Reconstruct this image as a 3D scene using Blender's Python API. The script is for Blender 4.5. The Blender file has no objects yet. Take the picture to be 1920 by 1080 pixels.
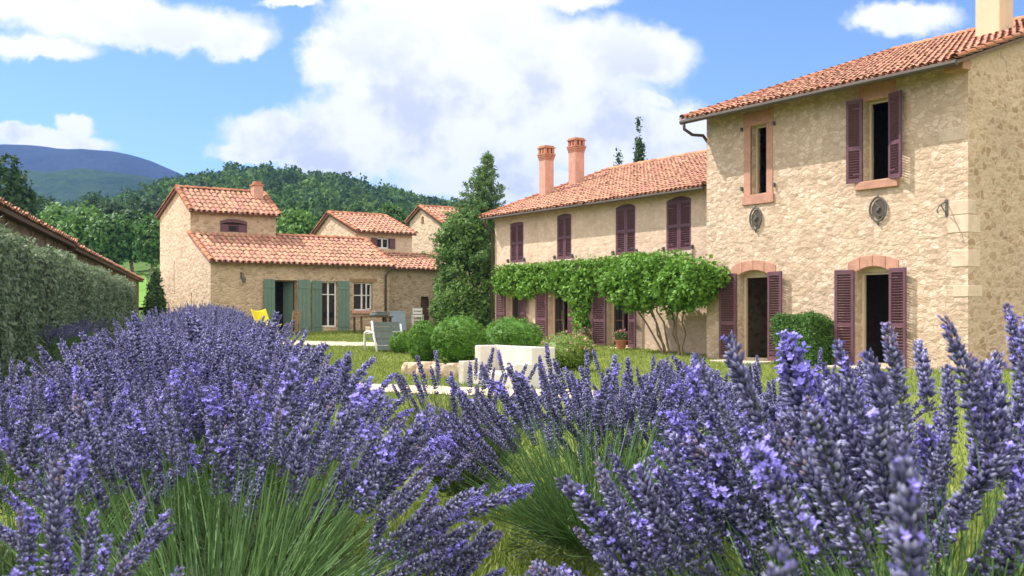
import bpy, math, random
import numpy as np
from mathutils import Vector, Matrix
from mathutils.geometry import tessellate_polygon

random.seed(7)
RNG = np.random.default_rng(11)
SC = bpy.context.scene
COL = SC.collection
R = math.radians

# ------------------------------------------------------------------ camera
cam_d = bpy.data.cameras.new('camera')
cam_d.sensor_width = 36.0
cam_d.lens = 37.5
cam_d.shift_y = 0.0271
cam_d.clip_start = 0.05
cam_d.clip_end = 12000
cam_d.dof.use_dof = True
cam_d.dof.focus_distance = 7.0
cam_d.dof.aperture_fstop = 11.0
cam = bpy.data.objects.new('camera', cam_d)
COL.objects.link(cam)
cam.location = (0, 0, 1.25)
cam.rotation_euler = (R(90), 0, 0)
SC.camera = cam

# ------------------------------------------------------------------ light
SUN_AZ, SUN_EL = R(164.2), R(52)          # direction towards the sun, counted from +X
sun_dir = Vector((math.cos(SUN_AZ) * math.cos(SUN_EL), math.sin(SUN_AZ) * math.cos(SUN_EL), math.sin(SUN_EL)))
sd = bpy.data.lights.new('sun', 'SUN')
sd.energy = 3.5
sd.angle = R(0.5)
sd.color = (1.0, 0.95, 0.90)
so = bpy.data.objects.new('sun', sd)
COL.objects.link(so)
so.rotation_euler = sun_dir.to_track_quat('Z', 'Y').to_euler()
SKY_STRENGTH = 0.108
SC.view_settings.view_transform = 'Standard'
SC.view_settings.look = 'None'
SC.view_settings.exposure = 1.0
SC.view_settings.gamma = 1.0
SC.cycles.max_bounces = 6
SC.cycles.diffuse_bounces = 3
SC.cycles.glossy_bounces = 2
SC.cycles.transmission_bounces = 3
SC.cycles.transparent_max_bounces = 4
SC.cycles.volume_bounces = 0
SC.cycles.use_denoising = True


# ------------------------------------------------------------------ node helper
class NT:
    def __init__(s, tree):
        s.t = tree
        s.t.nodes.clear()

    def n(s, kind, ins=None, **attrs):
        nd = s.t.nodes.new(kind)
        for k, v in attrs.items():
            setattr(nd, k, v)
        for k, v in (ins or {}).items():
            sock = nd.inputs[k]
            if isinstance(v, bpy.types.NodeSocket):
                s.t.links.new(v, sock)
            else:
                if sock.type == 'RGBA' and len(v) == 3:
                    v = (*v, 1)
                sock.default_value = v
        return nd

    def math(s, op, a, b=0.0, c=0.0, clamp=False):
        nd = s.t.nodes.new('ShaderNodeMath')
        nd.operation = op
        nd.use_clamp = clamp
        for i, v in enumerate((a, b, c)):
            if isinstance(v, bpy.types.NodeSocket):
                s.t.links.new(v, nd.inputs[i])
            else:
                nd.inputs[i].default_value = v
        return nd.outputs[0]

    def vmath(s, op, a, b=None, c=None):
        nd = s.t.nodes.new('ShaderNodeVectorMath')
        nd.operation = op
        for i, v in enumerate((a, b, c)):
            if v is None:
                continue
            if isinstance(v, bpy.types.NodeSocket):
                s.t.links.new(v, nd.inputs[i])
            else:
                nd.inputs[i].default_value = v
        return nd

    def ramp(s, fac, stops, interp='LINEAR'):
        nd = s.t.nodes.new('ShaderNodeValToRGB')
        nd.color_ramp.interpolation = interp
        el = nd.color_ramp.elements
        while len(el) < len(stops):
            el.new(0.5)
        for e, (p, c) in zip(el, stops):
            e.position = p
            e.color = (*c, 1) if len(c) == 3 else c
        s.t.links.new(fac, nd.inputs[0])
        return nd.outputs[0]

    def mix(s, fac, a, b, blend='MIX'):
        nd = s.t.nodes.new('ShaderNodeMix')
        nd.data_type = 'RGBA'
        nd.blend_type = blend
        for i, v in ((0, fac), (6, a), (7, b)):
            if isinstance(v, bpy.types.NodeSocket):
                s.t.links.new(v, nd.inputs[i])
            elif i == 0:
                nd.inputs[i].default_value = v
            else:
                nd.inputs[i].default_value = (*v, 1)
        return nd.outputs[2]

    def noise(s, vec, scale, detail=3.0, rough=0.55, dist=0.0):
        nd = s.n('ShaderNodeTexNoise', {'Scale': scale, 'Detail': detail, 'Roughness': rough, 'Distortion': dist})
        if vec is not None:
            s.t.links.new(vec, nd.inputs['Vector'])
        return nd

    def ss(s, x, lo, hi):
        nd = s.n('ShaderNodeMapRange', {'From Min': lo, 'From Max': hi}, interpolation_type='SMOOTHSTEP')
        s.t.links.new(x, nd.inputs['Value'])
        return nd.outputs[0]


# ------------------------------------------------------------------ sky
world = bpy.data.worlds.new('World')
SC.world = world
world.use_nodes = True
w = NT(world.node_tree)
sky = w.n('ShaderNodeTexSky', sky_type='NISHITA', sun_disc=False)
sky.sun_elevation = SUN_EL
sky.sun_rotation = R(90) - SUN_AZ
sky.altitude = 1500
sky.air_density = 1.0
sky.dust_density = 0.2
sky.ozone_density = 4.0
tc = w.n('ShaderNodeTexCoord')
sep = w.n('ShaderNodeSeparateXYZ', {0: tc.outputs['Generated']})
yy = w.math('MAXIMUM', w.math('ABSOLUTE', sep.outputs[1]), 0.12)
cu = w.math('DIVIDE', sep.outputs[0], yy)
cv = w.math('DIVIDE', sep.outputs[2], yy)
# cloud positions as slopes of the view direction: (x/y, z/y, half width, half height)
CLOUDS = [
    (-0.100, 0.235, 0.090, 0.085), (-0.170, 0.243, 0.040, 0.028), (-0.030, 0.275, 0.085, 0.070),
    (0.065, 0.246, 0.085, 0.042), (0.135, 0.247, 0.046, 0.030), (0.020, 0.195, 0.135, 0.055),
    (-0.130, 0.180, 0.085, 0.036), (-0.200, 0.166, 0.075, 0.026), (-0.240, 0.151, 0.048, 0.012),
    (0.095, 0.165, 0.105, 0.040), (0.160, 0.176, 0.040, 0.028), (-0.055, 0.150, 0.110, 0.034),
    (-0.150, 0.143, 0.085, 0.018), (-0.085, 0.300, 0.085, 0.030), (0.050, 0.300, 0.052, 0.013),
    (0.120, 0.201, 0.034, 0.009), (0.020, 0.120, 0.160, 0.020), (0.260, 0.130, 0.160, 0.018),
    (-0.380, 0.280, 0.115, 0.024), (-0.440, 0.252, 0.055, 0.014), (-0.305, 0.272, 0.080, 0.023),
    (-0.258, 0.260, 0.036, 0.018), (-0.205, 0.296, 0.036, 0.007), (-0.460, 0.290, 0.060, 0.018),
    (-0.430, 0.163, 0.066, 0.011), (-0.412, 0.178, 0.022, 0.012), (-0.465, 0.168, 0.032, 0.010),
    (0.365, 0.276, 0.054, 0.019), (-0.75, 0.22, 0.2, 0.06), (0.75, 0.25, 0.18, 0.05), (0.2, 0.6, 0.3, 0.12),
    (-0.5, 0.7, 0.35, 0.15),
]
cvec = w.n('ShaderNodeCombineXYZ', {0: cu, 1: cv})
warp = w.noise(cvec.outputs[0], 9.0, 5.0, 0.6)
warp2 = w.noise(cvec.outputs[0], 34.0, 5.0, 0.62)
wv = w.vmath('SUBTRACT', warp.outputs['Color'], (0.5, 0.5, 0.5)).outputs[0]
wv2 = w.vmath('SUBTRACT', warp2.outputs['Color'], (0.5, 0.5, 0.5)).outputs[0]
pw = w.vmath('MULTIPLY_ADD', wv, (0.055, 0.045, 0.0), cvec.outputs[0]).outputs[0]
pw = w.vmath('MULTIPLY_ADD', wv2, (0.030, 0.026, 0.0), pw).outputs[0]
best = None
for (a, b, ra, rb) in CLOUDS:
    d = w.vmath('MULTIPLY_ADD', pw, (1 / ra, 1 / rb, 0), (-a / ra, -b / rb, 0)).outputs[0]
    ln = w.vmath('LENGTH', d).outputs['Value']
    best = ln if best is None else w.n('ShaderNodeMath', {0: best, 1: ln, 2: 0.22}, operation='SMOOTH_MIN').outputs[0]
dens = w.math('SUBTRACT', 1.0, best)
warp3 = w.noise(cvec.outputs[0], 90.0, 4.0, 0.6)
wisp = w.math('MULTIPLY_ADD', warp2.outputs['Fac'], 0.34, w.math('MULTIPLY_ADD', warp3.outputs['Fac'], 0.2, -0.27))
dens = w.math('ADD', dens, wisp)
alpha = w.math('MULTIPLY', w.ss(dens, -0.14, 0.38), w.ss(cv, 0.0, 0.03))
shade_n = w.noise(cvec.outputs[0], 13.0, 5.0, 0.55)
sh = w.math('MULTIPLY', w.ss(shade_n.outputs['Fac'], 0.44, 0.62), w.ss(dens, 0.12, 0.5))
sh = w.math('MULTIPLY', sh, w.ss(cv, 0.31, 0.19))
ccol = w.mix(sh, (0.60, 0.60, 0.605), (0.40, 0.42, 0.465))
sky_c = w.mix(1.0, sky.outputs[0], (0.85, 0.905, 0.96), 'MULTIPLY')
bg_sky = w.n('ShaderNodeBackground', {'Color': sky_c, 'Strength': SKY_STRENGTH})
# unseen bright cloud bank, added behind the camera to fill the shaded walls
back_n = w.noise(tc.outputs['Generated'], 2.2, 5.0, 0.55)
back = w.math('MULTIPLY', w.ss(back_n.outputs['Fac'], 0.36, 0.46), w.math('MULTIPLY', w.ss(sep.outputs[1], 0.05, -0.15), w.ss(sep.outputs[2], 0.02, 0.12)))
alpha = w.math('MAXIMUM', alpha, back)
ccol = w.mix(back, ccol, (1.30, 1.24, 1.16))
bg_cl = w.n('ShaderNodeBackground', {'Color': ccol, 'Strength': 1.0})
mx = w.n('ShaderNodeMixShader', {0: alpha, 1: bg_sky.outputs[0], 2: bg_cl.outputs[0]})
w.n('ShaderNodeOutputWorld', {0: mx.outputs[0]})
world.cycles.sampling_method = 'MANUAL'
world.cycles.sample_map_resolution = 512


# ------------------------------------------------------------------ mesh builder
class MB:
    def __init__(s):
        s.v, s.c, s.f = [], [], []          # vertex chunks, colour chunks, (face array, offset)
        s.nv = 0

    def add(s, v, f, col=None):
        v = np.asarray(v, dtype=np.float64).reshape(-1, 3)
        o = s.nv
        s.v.append(v)
        if col is None:
            col = (0.5, 0.5, 0.5)
        col = np.asarray(col, dtype=np.float64)
        if col.ndim == 1:
            col = np.tile(col, (len(v), 1))
        s.c.append(col)
        if isinstance(f, np.ndarray):
            s.f.append(f + o)
        else:
            by = {}
            for q in f:
                by.setdefault(len(q), []).append(q)
            for q in by.values():
                s.f.append(np.asarray(q, dtype=np.int64) + o)
        s.nv += len(v)
        return s

    def box(s, x0, x1, y0, y1, z0, z1, col=None, M=None):
        v = np.array([(x, y, z) for z in (z0, z1) for y in (y0, y1) for x in (x0, x1)], float)
        if M is not None:
            v = v @ np.array(M.to_3x3()).T + np.array(M.translation)
        f = [(0, 2, 3, 1), (4, 5, 7, 6), (0, 1, 5, 4), (2, 6, 7, 3), (0, 4, 6, 2), (1, 3, 7, 5)]
        return s.add(v, f, col)

    def bar(s, p, q, a, b, col=None, up=(0, 0, 1)):
        p, q = Vector(p), Vector(q)
        d = (q - p)
        L = d.length
        d.normalize()
        u = Vector(up)
        if abs(d.dot(u)) > 0.99:
            u = Vector((1, 0, 0))
        x = d.cross(u).normalized()
        z = x.cross(d)
        M = Matrix((x, d, z)).transposed().to_4x4()
        M.translation = p
        return s.box(-a / 2, a / 2, 0, L, -b / 2, b / 2, col, M)

    def tube(s, pts, rad, n=6, col=None, cap=True):
        pts = [Vector(p) for p in pts]
        m = len(pts)
        if not hasattr(rad, '__len__'):
            rad = [rad] * m
        vs = []
        ref = Vector((0.13, 0.97, 0.2))
        for i, p in enumerate(pts):
            d = (pts[min(i + 1, m - 1)] - pts[max(i - 1, 0)]).normalized()
            x = d.cross(ref)
            if x.length < 1e-3:
                x = d.cross(Vector((1, 0, 0)))
            x.normalize()
            y = d.cross(x)
            for k in range(n):
                t = 2 * math.pi * k / n
                vs.append(p + (x * math.cos(t) + y * math.sin(t)) * rad[i])
        f = []
        for i in range(m - 1):
            for k in range(n):
                a, b = i * n + k, i * n + (k + 1) % n
                f.append((a, b, b + n, a + n))
        if cap:
            f.append(tuple(range(n))[::-1])
            f.append(tuple(range((m - 1) * n, m * n)))
        return s.add(np.array([tuple(v) for v in vs]), f, col)

    def prism(s, poly, axis_o, ux, uz, n, depth, holes=(), col=None, back=True, sides=True):
        """polygon (a, b) mapped to o + ux*a + uz*b, pushed along n by depth; holes get reveals"""
        o, ux, uz, n = Vector(axis_o), Vector(ux), Vector(uz), Vector(n)
        loops = [poly] + list(holes)
        flat = [p for lp in loops for p in lp]
        tri = tessellate_polygon([[Vector((a, b, 0)) for a, b in lp] for lp in loops])
        P = [o + ux * a + uz * b for a, b in flat]
        N = len(P)
        vs = P + [p + n * depth for p in P]
        f = [tuple(t) for t in tri]
        if back:
            f += [tuple(i + N for i in t) for t in tri]
        k = 0
        for li, lp in enumerate(loops):
            m = len(lp)
            if li > 0 or sides:
                for i in range(m):
                    a, b = k + i, k + (i + 1) % m
                    f.append((a, b, b + N, a + N))
            k += m
        return s.add(np.array([tuple(v) for v in vs]), f, col)

    def mesh(s, name):
        me = bpy.data.meshes.new(name)
        V = np.concatenate(s.v) if s.v else np.zeros((0, 3))
        me.vertices.add(len(V))
        me.vertices.foreach_set('co', V.astype(np.float32).ravel())
        sizes = np.concatenate([np.full(len(f), f.shape[1], dtype=np.int32) for f in s.f])
        idx = np.concatenate([f.ravel() for f in s.f]).astype(np.int32)
        starts = np.concatenate([[0], np.cumsum(sizes)[:-1]]).astype(np.int32)
        me.loops.add(len(idx))
        me.loops.foreach_set('vertex_index', idx)
        me.polygons.add(len(sizes))
        me.polygons.foreach_set('loop_start', starts)
        me.polygons.foreach_set('loop_total', sizes)
        at = me.attributes.new('Col', 'FLOAT_COLOR', 'POINT')
        C = np.concatenate(s.c)
        at.data.foreach_set('color', np.concatenate([C, np.ones((len(C), 1))], 1).astype(np.float32).ravel())
        me.polygons.foreach_set('use_smooth', np.zeros(len(sizes), dtype=bool))
        me.update(calc_edges=True)
        me.validate()
        return me


def recalc(me):
    import bmesh
    b = bmesh.new()
    b.from_mesh(me)
    bmesh.ops.recalc_face_normals(b, faces=b.faces)
    b.to_mesh(me)
    b.free()


def obj(name, mb, mat, parent=None, label=None, smooth=False, fix=False, bevel=0.0):
    me = mb.mesh(name) if isinstance(mb, MB) else mb
    if fix or bevel:
        recalc(me)
    if mat and not me.materials:
        me.materials.append(mat)
    if smooth:
        me.polygons.foreach_set('use_smooth', [True] * len(me.polygons))
    o = bpy.data.objects.new(name, me)
    COL.objects.link(o)
    if parent:
        o.parent = parent
    if label:
        o['label'] = label
    if bevel:
        m = o.modifiers.new('bevel', 'BEVEL')
        m.width = bevel
        m.segments = 2
        m.limit_method = 'ANGLE'
    return o


def tag(o, label, cat, group=None, kind=None):
    o['label'] = label
    o['category'] = cat
    if group:
        o['group'] = group
    if kind:
        o['kind'] = kind
    return o


def thing(name, label, cat, loc=(0, 0, 0), rz=0.0, group=None):
    o = bpy.data.objects.new(name, None)
    o.empty_display_size = 0.2
    COL.objects.link(o)
    o.location = loc
    o.rotation_euler = (0, 0, rz)
    return tag(o, label, cat, group)


def copy_tree(o, parent=None):
    c = o.copy()
    COL.objects.link(c)
    c.parent = parent
    for ch in list(o.children):
        copy_tree(ch, c)
    return c


# ------------------------------------------------------------------ materials
def M_(name):
    m = bpy.data.materials.new(name)
    m.use_nodes = True
    return m, NT(m.node_tree)


def finish(t, col, rough=0.85, bump=None, bstr=0.3, bdist=0.02, spec=0.3, metal=0.0):
    ins = {'Roughness': rough, 'Metallic': metal, 'Specular IOR Level': spec}
    ins['Base Color'] = col
    if bump is not None:
        b = t.n('ShaderNodeBump', {'Height': bump, 'Strength': bstr, 'Distance': bdist})
        ins['Normal'] = b.outputs[0]
    p = t.n('ShaderNodeBsdfPrincipled', ins)
    t.n('ShaderNodeOutputMaterial', {0: p.outputs[0]})


def plain(name, col, rough=0.7, var=0.25, scale=6.0, spec=0.3, metal=0.0, bstr=0.15):
    m, t = M_(name)
    tcn = t.n('ShaderNodeTexCoord')
    a = t.noise(tcn.outputs['Object'], scale, 5.0, 0.65)
    b = t.noise(tcn.outputs['Object'], scale * 7, 3.0, 0.6)
    f = t.math('MULTIPLY_ADD', b.outputs['Fac'], 0.4, t.math('MULTIPLY', a.outputs['Fac'], 0.6))
    lo = tuple(c * (1 - var) for c in col)
    hi = tuple(min(1, c * (1 + var)) for c in col)
    c = t.ramp(f, [(0.35, lo), (0.65, hi)])
    finish(t, c, rough, f, bstr, 0.01, spec, metal)
    return m


def stone(name, stones, mortar, scale, edge=0.06, bstr=0.6, bdist=0.04, var=0.5, flat=1.35, lumpy=False):
    m, t = M_(name)
    tcn = t.n('ShaderNodeTexCoord')
    n1 = t.noise(tcn.outputs['Object'], 2.2, 4.0, 0.6)
    off = t.vmath('SUBTRACT', n1.outputs['Color'], (0.5, 0.5, 0.5)).outputs[0]
    p = t.vmath('MULTIPLY_ADD', off, (0.22, 0.22, 0.22), tcn.outputs['Object']).outputs[0]
    p = t.vmath('MULTIPLY', p, (1, 1, flat)).outputs[0]
    v1 = t.n('ShaderNodeTexVoronoi', {'Vector': p, 'Scale': scale, 'Randomness': 0.9})
    v2 = t.n('ShaderNodeTexVoronoi', {'Vector': p, 'Scale': scale, 'Randomness': 0.9}, feature='DISTANCE_TO_EDGE')
    cell = t.n('ShaderNodeSeparateColor', {0: v1.outputs['Color']})
    fine = t.noise(tcn.outputs['Object'], 26.0, 5.0, 0.65)
    big = t.noise(tcn.outputs['Object'], 0.7, 4.0, 0.6)
    k = t.math('MULTIPLY_ADD', t.math('SUBTRACT', fine.outputs['Fac'], 0.5), 0.7, cell.outputs[0])
    n = len(stones)
    c = t.ramp(k, [(0.08 + 0.84 * i / (n - 1), s) for i, s in enumerate(stones)])
    wob = t.math('MULTIPLY_ADD', t.math('SUBTRACT', fine.outputs['Fac'], 0.5), edge * 1.2, v2.outputs['Distance'])
    mask = t.ss(wob, edge * 0.25, edge * 1.3)
    thr = t.ss(t.math('ADD', cell.outputs[1], t.math('MULTIPLY', big.outputs['Fac'], 0.8)), 0.35, 0.75)
    mk = t.math('MULTIPLY', mask, t.math('MULTIPLY_ADD', thr, var, 1 - var))
    col = t.mix(mk, mortar, c)
    tint = t.ramp(big.outputs['Fac'], [(0.3, (0.86, 0.84, 0.82)), (0.7, (1.08, 1.06, 1.02))])
    col = t.mix(1.0, col, tint, 'MULTIPLY')
    h = t.math('MULTIPLY_ADD', fine.outputs['Fac'], 0.35, t.math('MULTIPLY', t.ss(wob, 0.0, edge * 2.6), 1.0))
    if lumpy:
        q = t.vmath('MULTIPLY_ADD', t.vmath('SUBTRACT', t.noise(tcn.outputs['Object'], 6.0, 3.0, 0.6).outputs['Color'], (0.5, 0.5, 0.5)).outputs[0],
                    (0.2, 0.2, 0.2), p).outputs[0]
        sv = t.n('ShaderNodeTexVoronoi', {'Vector': q, 'Scale': scale * 0.9, 'Randomness': 1.0, 'Smoothness': 0.35}, feature='SMOOTH_F1')
        md = t.noise(t.vmath('MULTIPLY', tcn.outputs['Object'], (1, 1, 1.9)).outputs[0], 7.0, 4.0, 0.55)
        h = t.math('MULTIPLY_ADD', fine.outputs['Fac'], 0.3, t.math('MULTIPLY_ADD', md.outputs['Fac'], 0.9, t.math('MULTIPLY', sv.outputs['Distance'], -0.9)))
        h = t.math('MULTIPLY_ADD', t.ss(wob, 0.0, edge * 2.6), 0.12, h)
    finish(t, col, 0.92, h, bstr, bdist, 0.15)
    return m


def plaster(name, col, col2, bstr=0.35, lump=9.0):
    m, t = M_(name)
    tcn = t.n('ShaderNodeTexCoord')
    big = t.noise(tcn.outputs['Object'], 0.8, 5.0, 0.62)
    fine = t.noise(tcn.outputs['Object'], lump, 4.0, 0.6)
    vf = t.noise(tcn.outputs['Object'], 45, 3.0, 0.6)
    st = t.vmath('MULTIPLY', tcn.outputs['Object'], (3.2, 3.2, 0.35)).outputs[0]
    streak = t.noise(st, 1.6, 4.0, 0.6)
    f = t.math('MULTIPLY_ADD', streak.outputs['Fac'], 0.4, t.math('MULTIPLY', big.outputs['Fac'], 0.6))
    c = t.ramp(f, [(0.36, col2), (0.6, col)])
    c = t.mix(t.math('MULTIPLY', t.ss(fine.outputs['Fac'], 0.6, 0.75), 0.25), c, col2)
    h = t.math('MULTIPLY_ADD', vf.outputs['Fac'], 0.3, fine.outputs['Fac'])
    finish(t, c, 0.93, h, bstr, 0.03, 0.15)
    return m


def attr_mat(name, rough=0.8, transl=0.0, noise_amt=0.25, nscale=20.0, spec=0.25, bstr=0.0):
    m, t = M_(name)
    at = t.n('ShaderNodeAttribute', attribute_name='Col')
    tcn = t.n('ShaderNodeTexCoord')
    n = t.noise(tcn.outputs['Object'], nscale, 4.0, 0.6)
    g = t.ramp(n.outputs['Fac'], [(0.3, (1 - noise_amt,) * 3), (0.7, (1 + noise_amt,) * 3)])
    c = t.mix(1.0, at.outputs['Color'], g, 'MULTIPLY')
    if transl <= 0:
        finish(t, c, rough, n.outputs['Fac'] if bstr else None, bstr, 0.01, spec)
        return m
    p = t.n('ShaderNodeBsdfPrincipled', {'Base Color': c, 'Roughness': rough, 'Specular IOR Level': spec})
    tr = t.n('ShaderNodeBsdfTranslucent', {'Color': c})
    mxs = t.n('ShaderNodeMixShader', {0: transl, 1: p.outputs[0], 2: tr.outputs[0]})
    t.n('ShaderNodeOutputMaterial', {0: mxs.outputs[0]})
    return m


MAT = {}
MAT['stone_light'] = stone('pale rubble stone', [(0.47, 0.345, 0.25), (0.61, 0.465, 0.35), (0.68, 0.54, 0.425), (0.55, 0.41, 0.30)],
                           (0.49, 0.365, 0.265), 5.2, 0.075, 0.6, 0.045, 0.72, 1.6, True)
MAT['stone_gable'] = stone('brown rubble stone', [(0.37, 0.25, 0.155), (0.49, 0.35, 0.235), (0.56, 0.42, 0.295), (0.44, 0.31, 0.205)],
                           (0.56, 0.425, 0.305), 4.6, 0.11, 0.7, 0.06, 0.6, 1.4, True)
MAT['stone_cottage'] = stone('cottage rubble stone', [(0.36, 0.26, 0.17), (0.51, 0.38, 0.26), (0.59, 0.455, 0.32), (0.43, 0.315, 0.21)],
                             (0.55, 0.42, 0.30), 4.8, 0.07, 0.55, 0.045, 0.8, 1.7)
MAT['stone_barn'] = stone('dark barn stone', [(0.16, 0.10, 0.08), (0.28, 0.20, 0.15), (0.36, 0.27, 0.20), (0.22, 0.15, 0.12)],
                          (0.34, 0.26, 0.20), 3.4, 0.06, 0.7, 0.05, 0.85, 1.6)
MAT['plaster_house'] = stone('sand roughcast over stone', [(0.53, 0.39, 0.285), (0.62, 0.47, 0.35), (0.66, 0.515, 0.395), (0.57, 0.43, 0.32)],
                             (0.58, 0.435, 0.325), 5.0, 0.09, 0.4, 0.04, 0.4, 1.6, True)
MAT['plaster_cottage'] = stone('pale cottage gable stone', [(0.50, 0.38, 0.26), (0.62, 0.485, 0.345), (0.68, 0.54, 0.40), (0.57, 0.44, 0.31)],
                               (0.61, 0.48, 0.34), 4.4, 0.09, 0.6, 0.05, 0.55, 1.6, True)
MAT['plaster_reveal'] = plaster('cream plaster', (0.62, 0.49, 0.33), (0.54, 0.42, 0.28), 0.2, 14.0)
MAT['pink_stone'] = plain('pink dressed stone', (0.46, 0.245, 0.175), 0.9, 0.22, 4.0, 0.15, bstr=0.35)
MAT['ochre_stone'] = plain('ochre dressed stone', (0.60, 0.455, 0.335), 0.9, 0.18, 4.0, 0.15, bstr=0.35)
def tile_mat():
    m, t = M_('terracotta tile')
    at = t.n('ShaderNodeAttribute', attribute_name='Col')
    tcn = t.n('ShaderNodeTexCoord')
    n = t.noise(tcn.outputs['Object'], 9.0, 4.0, 0.6)
    g = t.ramp(n.outputs['Fac'], [(0.3, (0.74,) * 3), (0.7, (1.24,) * 3)])
    c = t.mix(1.0, at.outputs['Color'], g, 'MULTIPLY')
    big = t.noise(tcn.outputs['Object'], 0.8, 5.0, 0.7)
    lich = t.math('MULTIPLY', t.ss(big.outputs['Fac'], 0.54, 0.68), t.ss(n.outputs['Fac'], 0.42, 0.6))
    c = t.mix(t.math('MULTIPLY', lich, 0.45), c, (0.30, 0.235, 0.165))
    finish(t, c, 0.88, n.outputs['Fac'], 0.3, 0.01, 0.15)
    return m


MAT['tile'] = tile_mat()
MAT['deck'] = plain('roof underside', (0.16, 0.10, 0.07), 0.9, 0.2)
MAT['brick'] = plain('chimney brick', (0.42, 0.19, 0.12), 0.9, 0.25, 9.0, 0.15, bstr=0.4)
MAT['shutter'] = plain('plum paint', (0.125, 0.055, 0.07), 0.55, 0.16, 5.0, 0.35)
MAT['green_paint'] = plain('sage green paint', (0.125, 0.195, 0.15), 0.6, 0.12, 4.0, 0.3)
MAT['white_paint'] = plain('white paint', (0.74, 0.73, 0.70), 0.5, 0.06, 5.0, 0.4)
MAT['cream_paint'] = plain('cream window paint', (0.55, 0.44, 0.31), 0.6, 0.1, 5.0, 0.3)
MAT['zinc'] = plain('weathered zinc', (0.085, 0.065, 0.05), 0.6, 0.2, 5.0, 0.3)
MAT['iron'] = plain('dark wrought iron', (0.11, 0.105, 0.095), 0.6, 0.3, 20.0, 0.4, 0.2)
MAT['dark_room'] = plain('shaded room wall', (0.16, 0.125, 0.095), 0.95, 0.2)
MAT['wood'] = plain('weathered wood', (0.30, 0.19, 0.11), 0.8, 0.3, 8.0, 0.2)
MAT['dark_wood'] = plain('dark brown wood', (0.10, 0.06, 0.04), 0.7, 0.3, 8.0, 0.2)
MAT['bench'] = plaster('white limewash', (0.66, 0.62, 0.55), (0.52, 0.47, 0.39), 0.35, 12.0)
MAT['sand'] = plain('pale gravel', (0.54, 0.44, 0.31), 0.95, 0.2, 9.0, 0.1, bstr=0.5)
MAT['slab'] = plain('pale stone slab', (0.58, 0.49, 0.37), 0.9, 0.15, 5.0, 0.15, bstr=0.3)
MAT['rock'] = plain('limestone rock', (0.50, 0.385, 0.27), 0.95, 0.35, 5.0, 0.15, bstr=0.8)
MAT['grey_slat'] = plain('grey green slats', (0.125, 0.150, 0.135), 0.7, 0.12, 6.0, 0.3)
MAT['yellow'] = plain('yellow plastic', (0.80, 0.68, 0.02), 0.45, 0.08, 4.0, 0.4)
MAT['blue_grey'] = plain('blue grey board', (0.30, 0.37, 0.42), 0.6, 0.1, 4.0, 0.3)
MAT['terracotta'] = plain('terracotta pot', (0.42, 0.17, 0.09), 0.85, 0.2, 8.0, 0.2)
MAT['leaf'] = attr_mat('leaves', 0.55, 0.28, 0.12, 3.0, 0.3)
MAT['far_leaf'] = attr_mat('distant leaves', 0.8, 0.15, 0.2, 0.4, 0.1)
MAT['lav'] = attr_mat('lavender flowers', 0.7, 0.12, 0.15, 60.0, 0.2)
MAT['stem'] = attr_mat('lavender stems', 0.55, 0.15, 0.15, 30.0, 0.3)
MAT['bark'] = plain('bark', (0.20, 0.14, 0.09), 0.95, 0.35, 14.0, 0.1, bstr=0.7)
g_, t_ = M_('window glass')
finish(t_, (0.012, 0.013, 0.014), 0.06, spec=0.5)
MAT['glass'] = g_


# ------------------------------------------------------------------ terrain
def sstep(x, a, b):
    t = np.clip((x - a) / (b - a), 0, 1)
    return t * t * (3 - 2 * t)


def T(x, y):
    x, y = np.asarray(x, float), np.asarray(y, float)
    base = 0.033 * np.maximum(0, y - 28.5) * (1 - 0.5 * sstep(y, 50, 62))
    base = base + 0.05 * np.sin(x * 0.31 + 1) * np.sin(y * 0.23) * sstep(y, 10, 16)
    bank = 0.26 + 0.0165 * np.clip(y, 0, 34)
    wl = 1 - sstep(x, 0.15 - 0.25 * y, 1.2 - 0.25 * y)
    wl = wl * (1 - sstep(y, 30, 36))
    z = base * (1 - wl) + np.maximum(base, bank) * wl
    near = 0.30 * (1 - sstep(y, 3.8, 6.8))
    return np.maximum(z, near)


def Tz(x, y):
    return float(T(x, y))


HX = [-2.2, -0.9, -0.48, -0.43, -0.38, -0.345, -0.31, -0.26, -0.23, -0.20, -0.155, -0.13, -0.10, -0.05, 0.0, 0.08, 0.2, 0.5, 1.5]
HE = [0.06, 0.07, 0.084, 0.088, 0.096, 0.106, 0.116, 0.123, 0.1255, 0.119, 0.113, 0.107, 0.101, 0.092, 0.083, 0.085, 0.07, 0.06, 0.05]
GY = [50, 56, 60, 80, 100, 150, 250, 380]
GG = [-0.12, -0.03, 0.06, 0.25, 0.38, 0.58, 0.80, 1.0]


def hill_z(x, y):
    x, y = np.asarray(x, float), np.asarray(y, float)
    k = x / y
    e = np.interp(k, HX, HE)
    g = np.interp(np.minimum(y, 380), GY, GG)
    z = 1.25 + np.minimum(y, 380) * e * g
    z = z + 1.2 * np.sin(x * 0.045 + y * 0.02) * sstep(y, 110, 200) * np.sin(y * 0.05)
    return z - np.maximum(0, y - 380) * 0.35


def sheet(name, xs, ys, zf, mat, kind='structure'):
    X, Y = np.meshgrid(xs, ys)
    Z = zf(X, Y)
    V = np.stack([X, Y, Z], -1).reshape(-1, 3)
    nx, ny = len(xs), len(ys)
    i = np.arange(nx - 1)[None, :] + nx * np.arange(ny - 1)[:, None]
    f = np.stack([i, i + 1, i + 1 + nx, i + nx], -1).reshape(-1, 4)
    mb = MB()
    mb.add(V, f)
    o = obj(name, mb, mat, smooth=True)
    if kind:
        o['kind'] = kind
    return o


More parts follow.
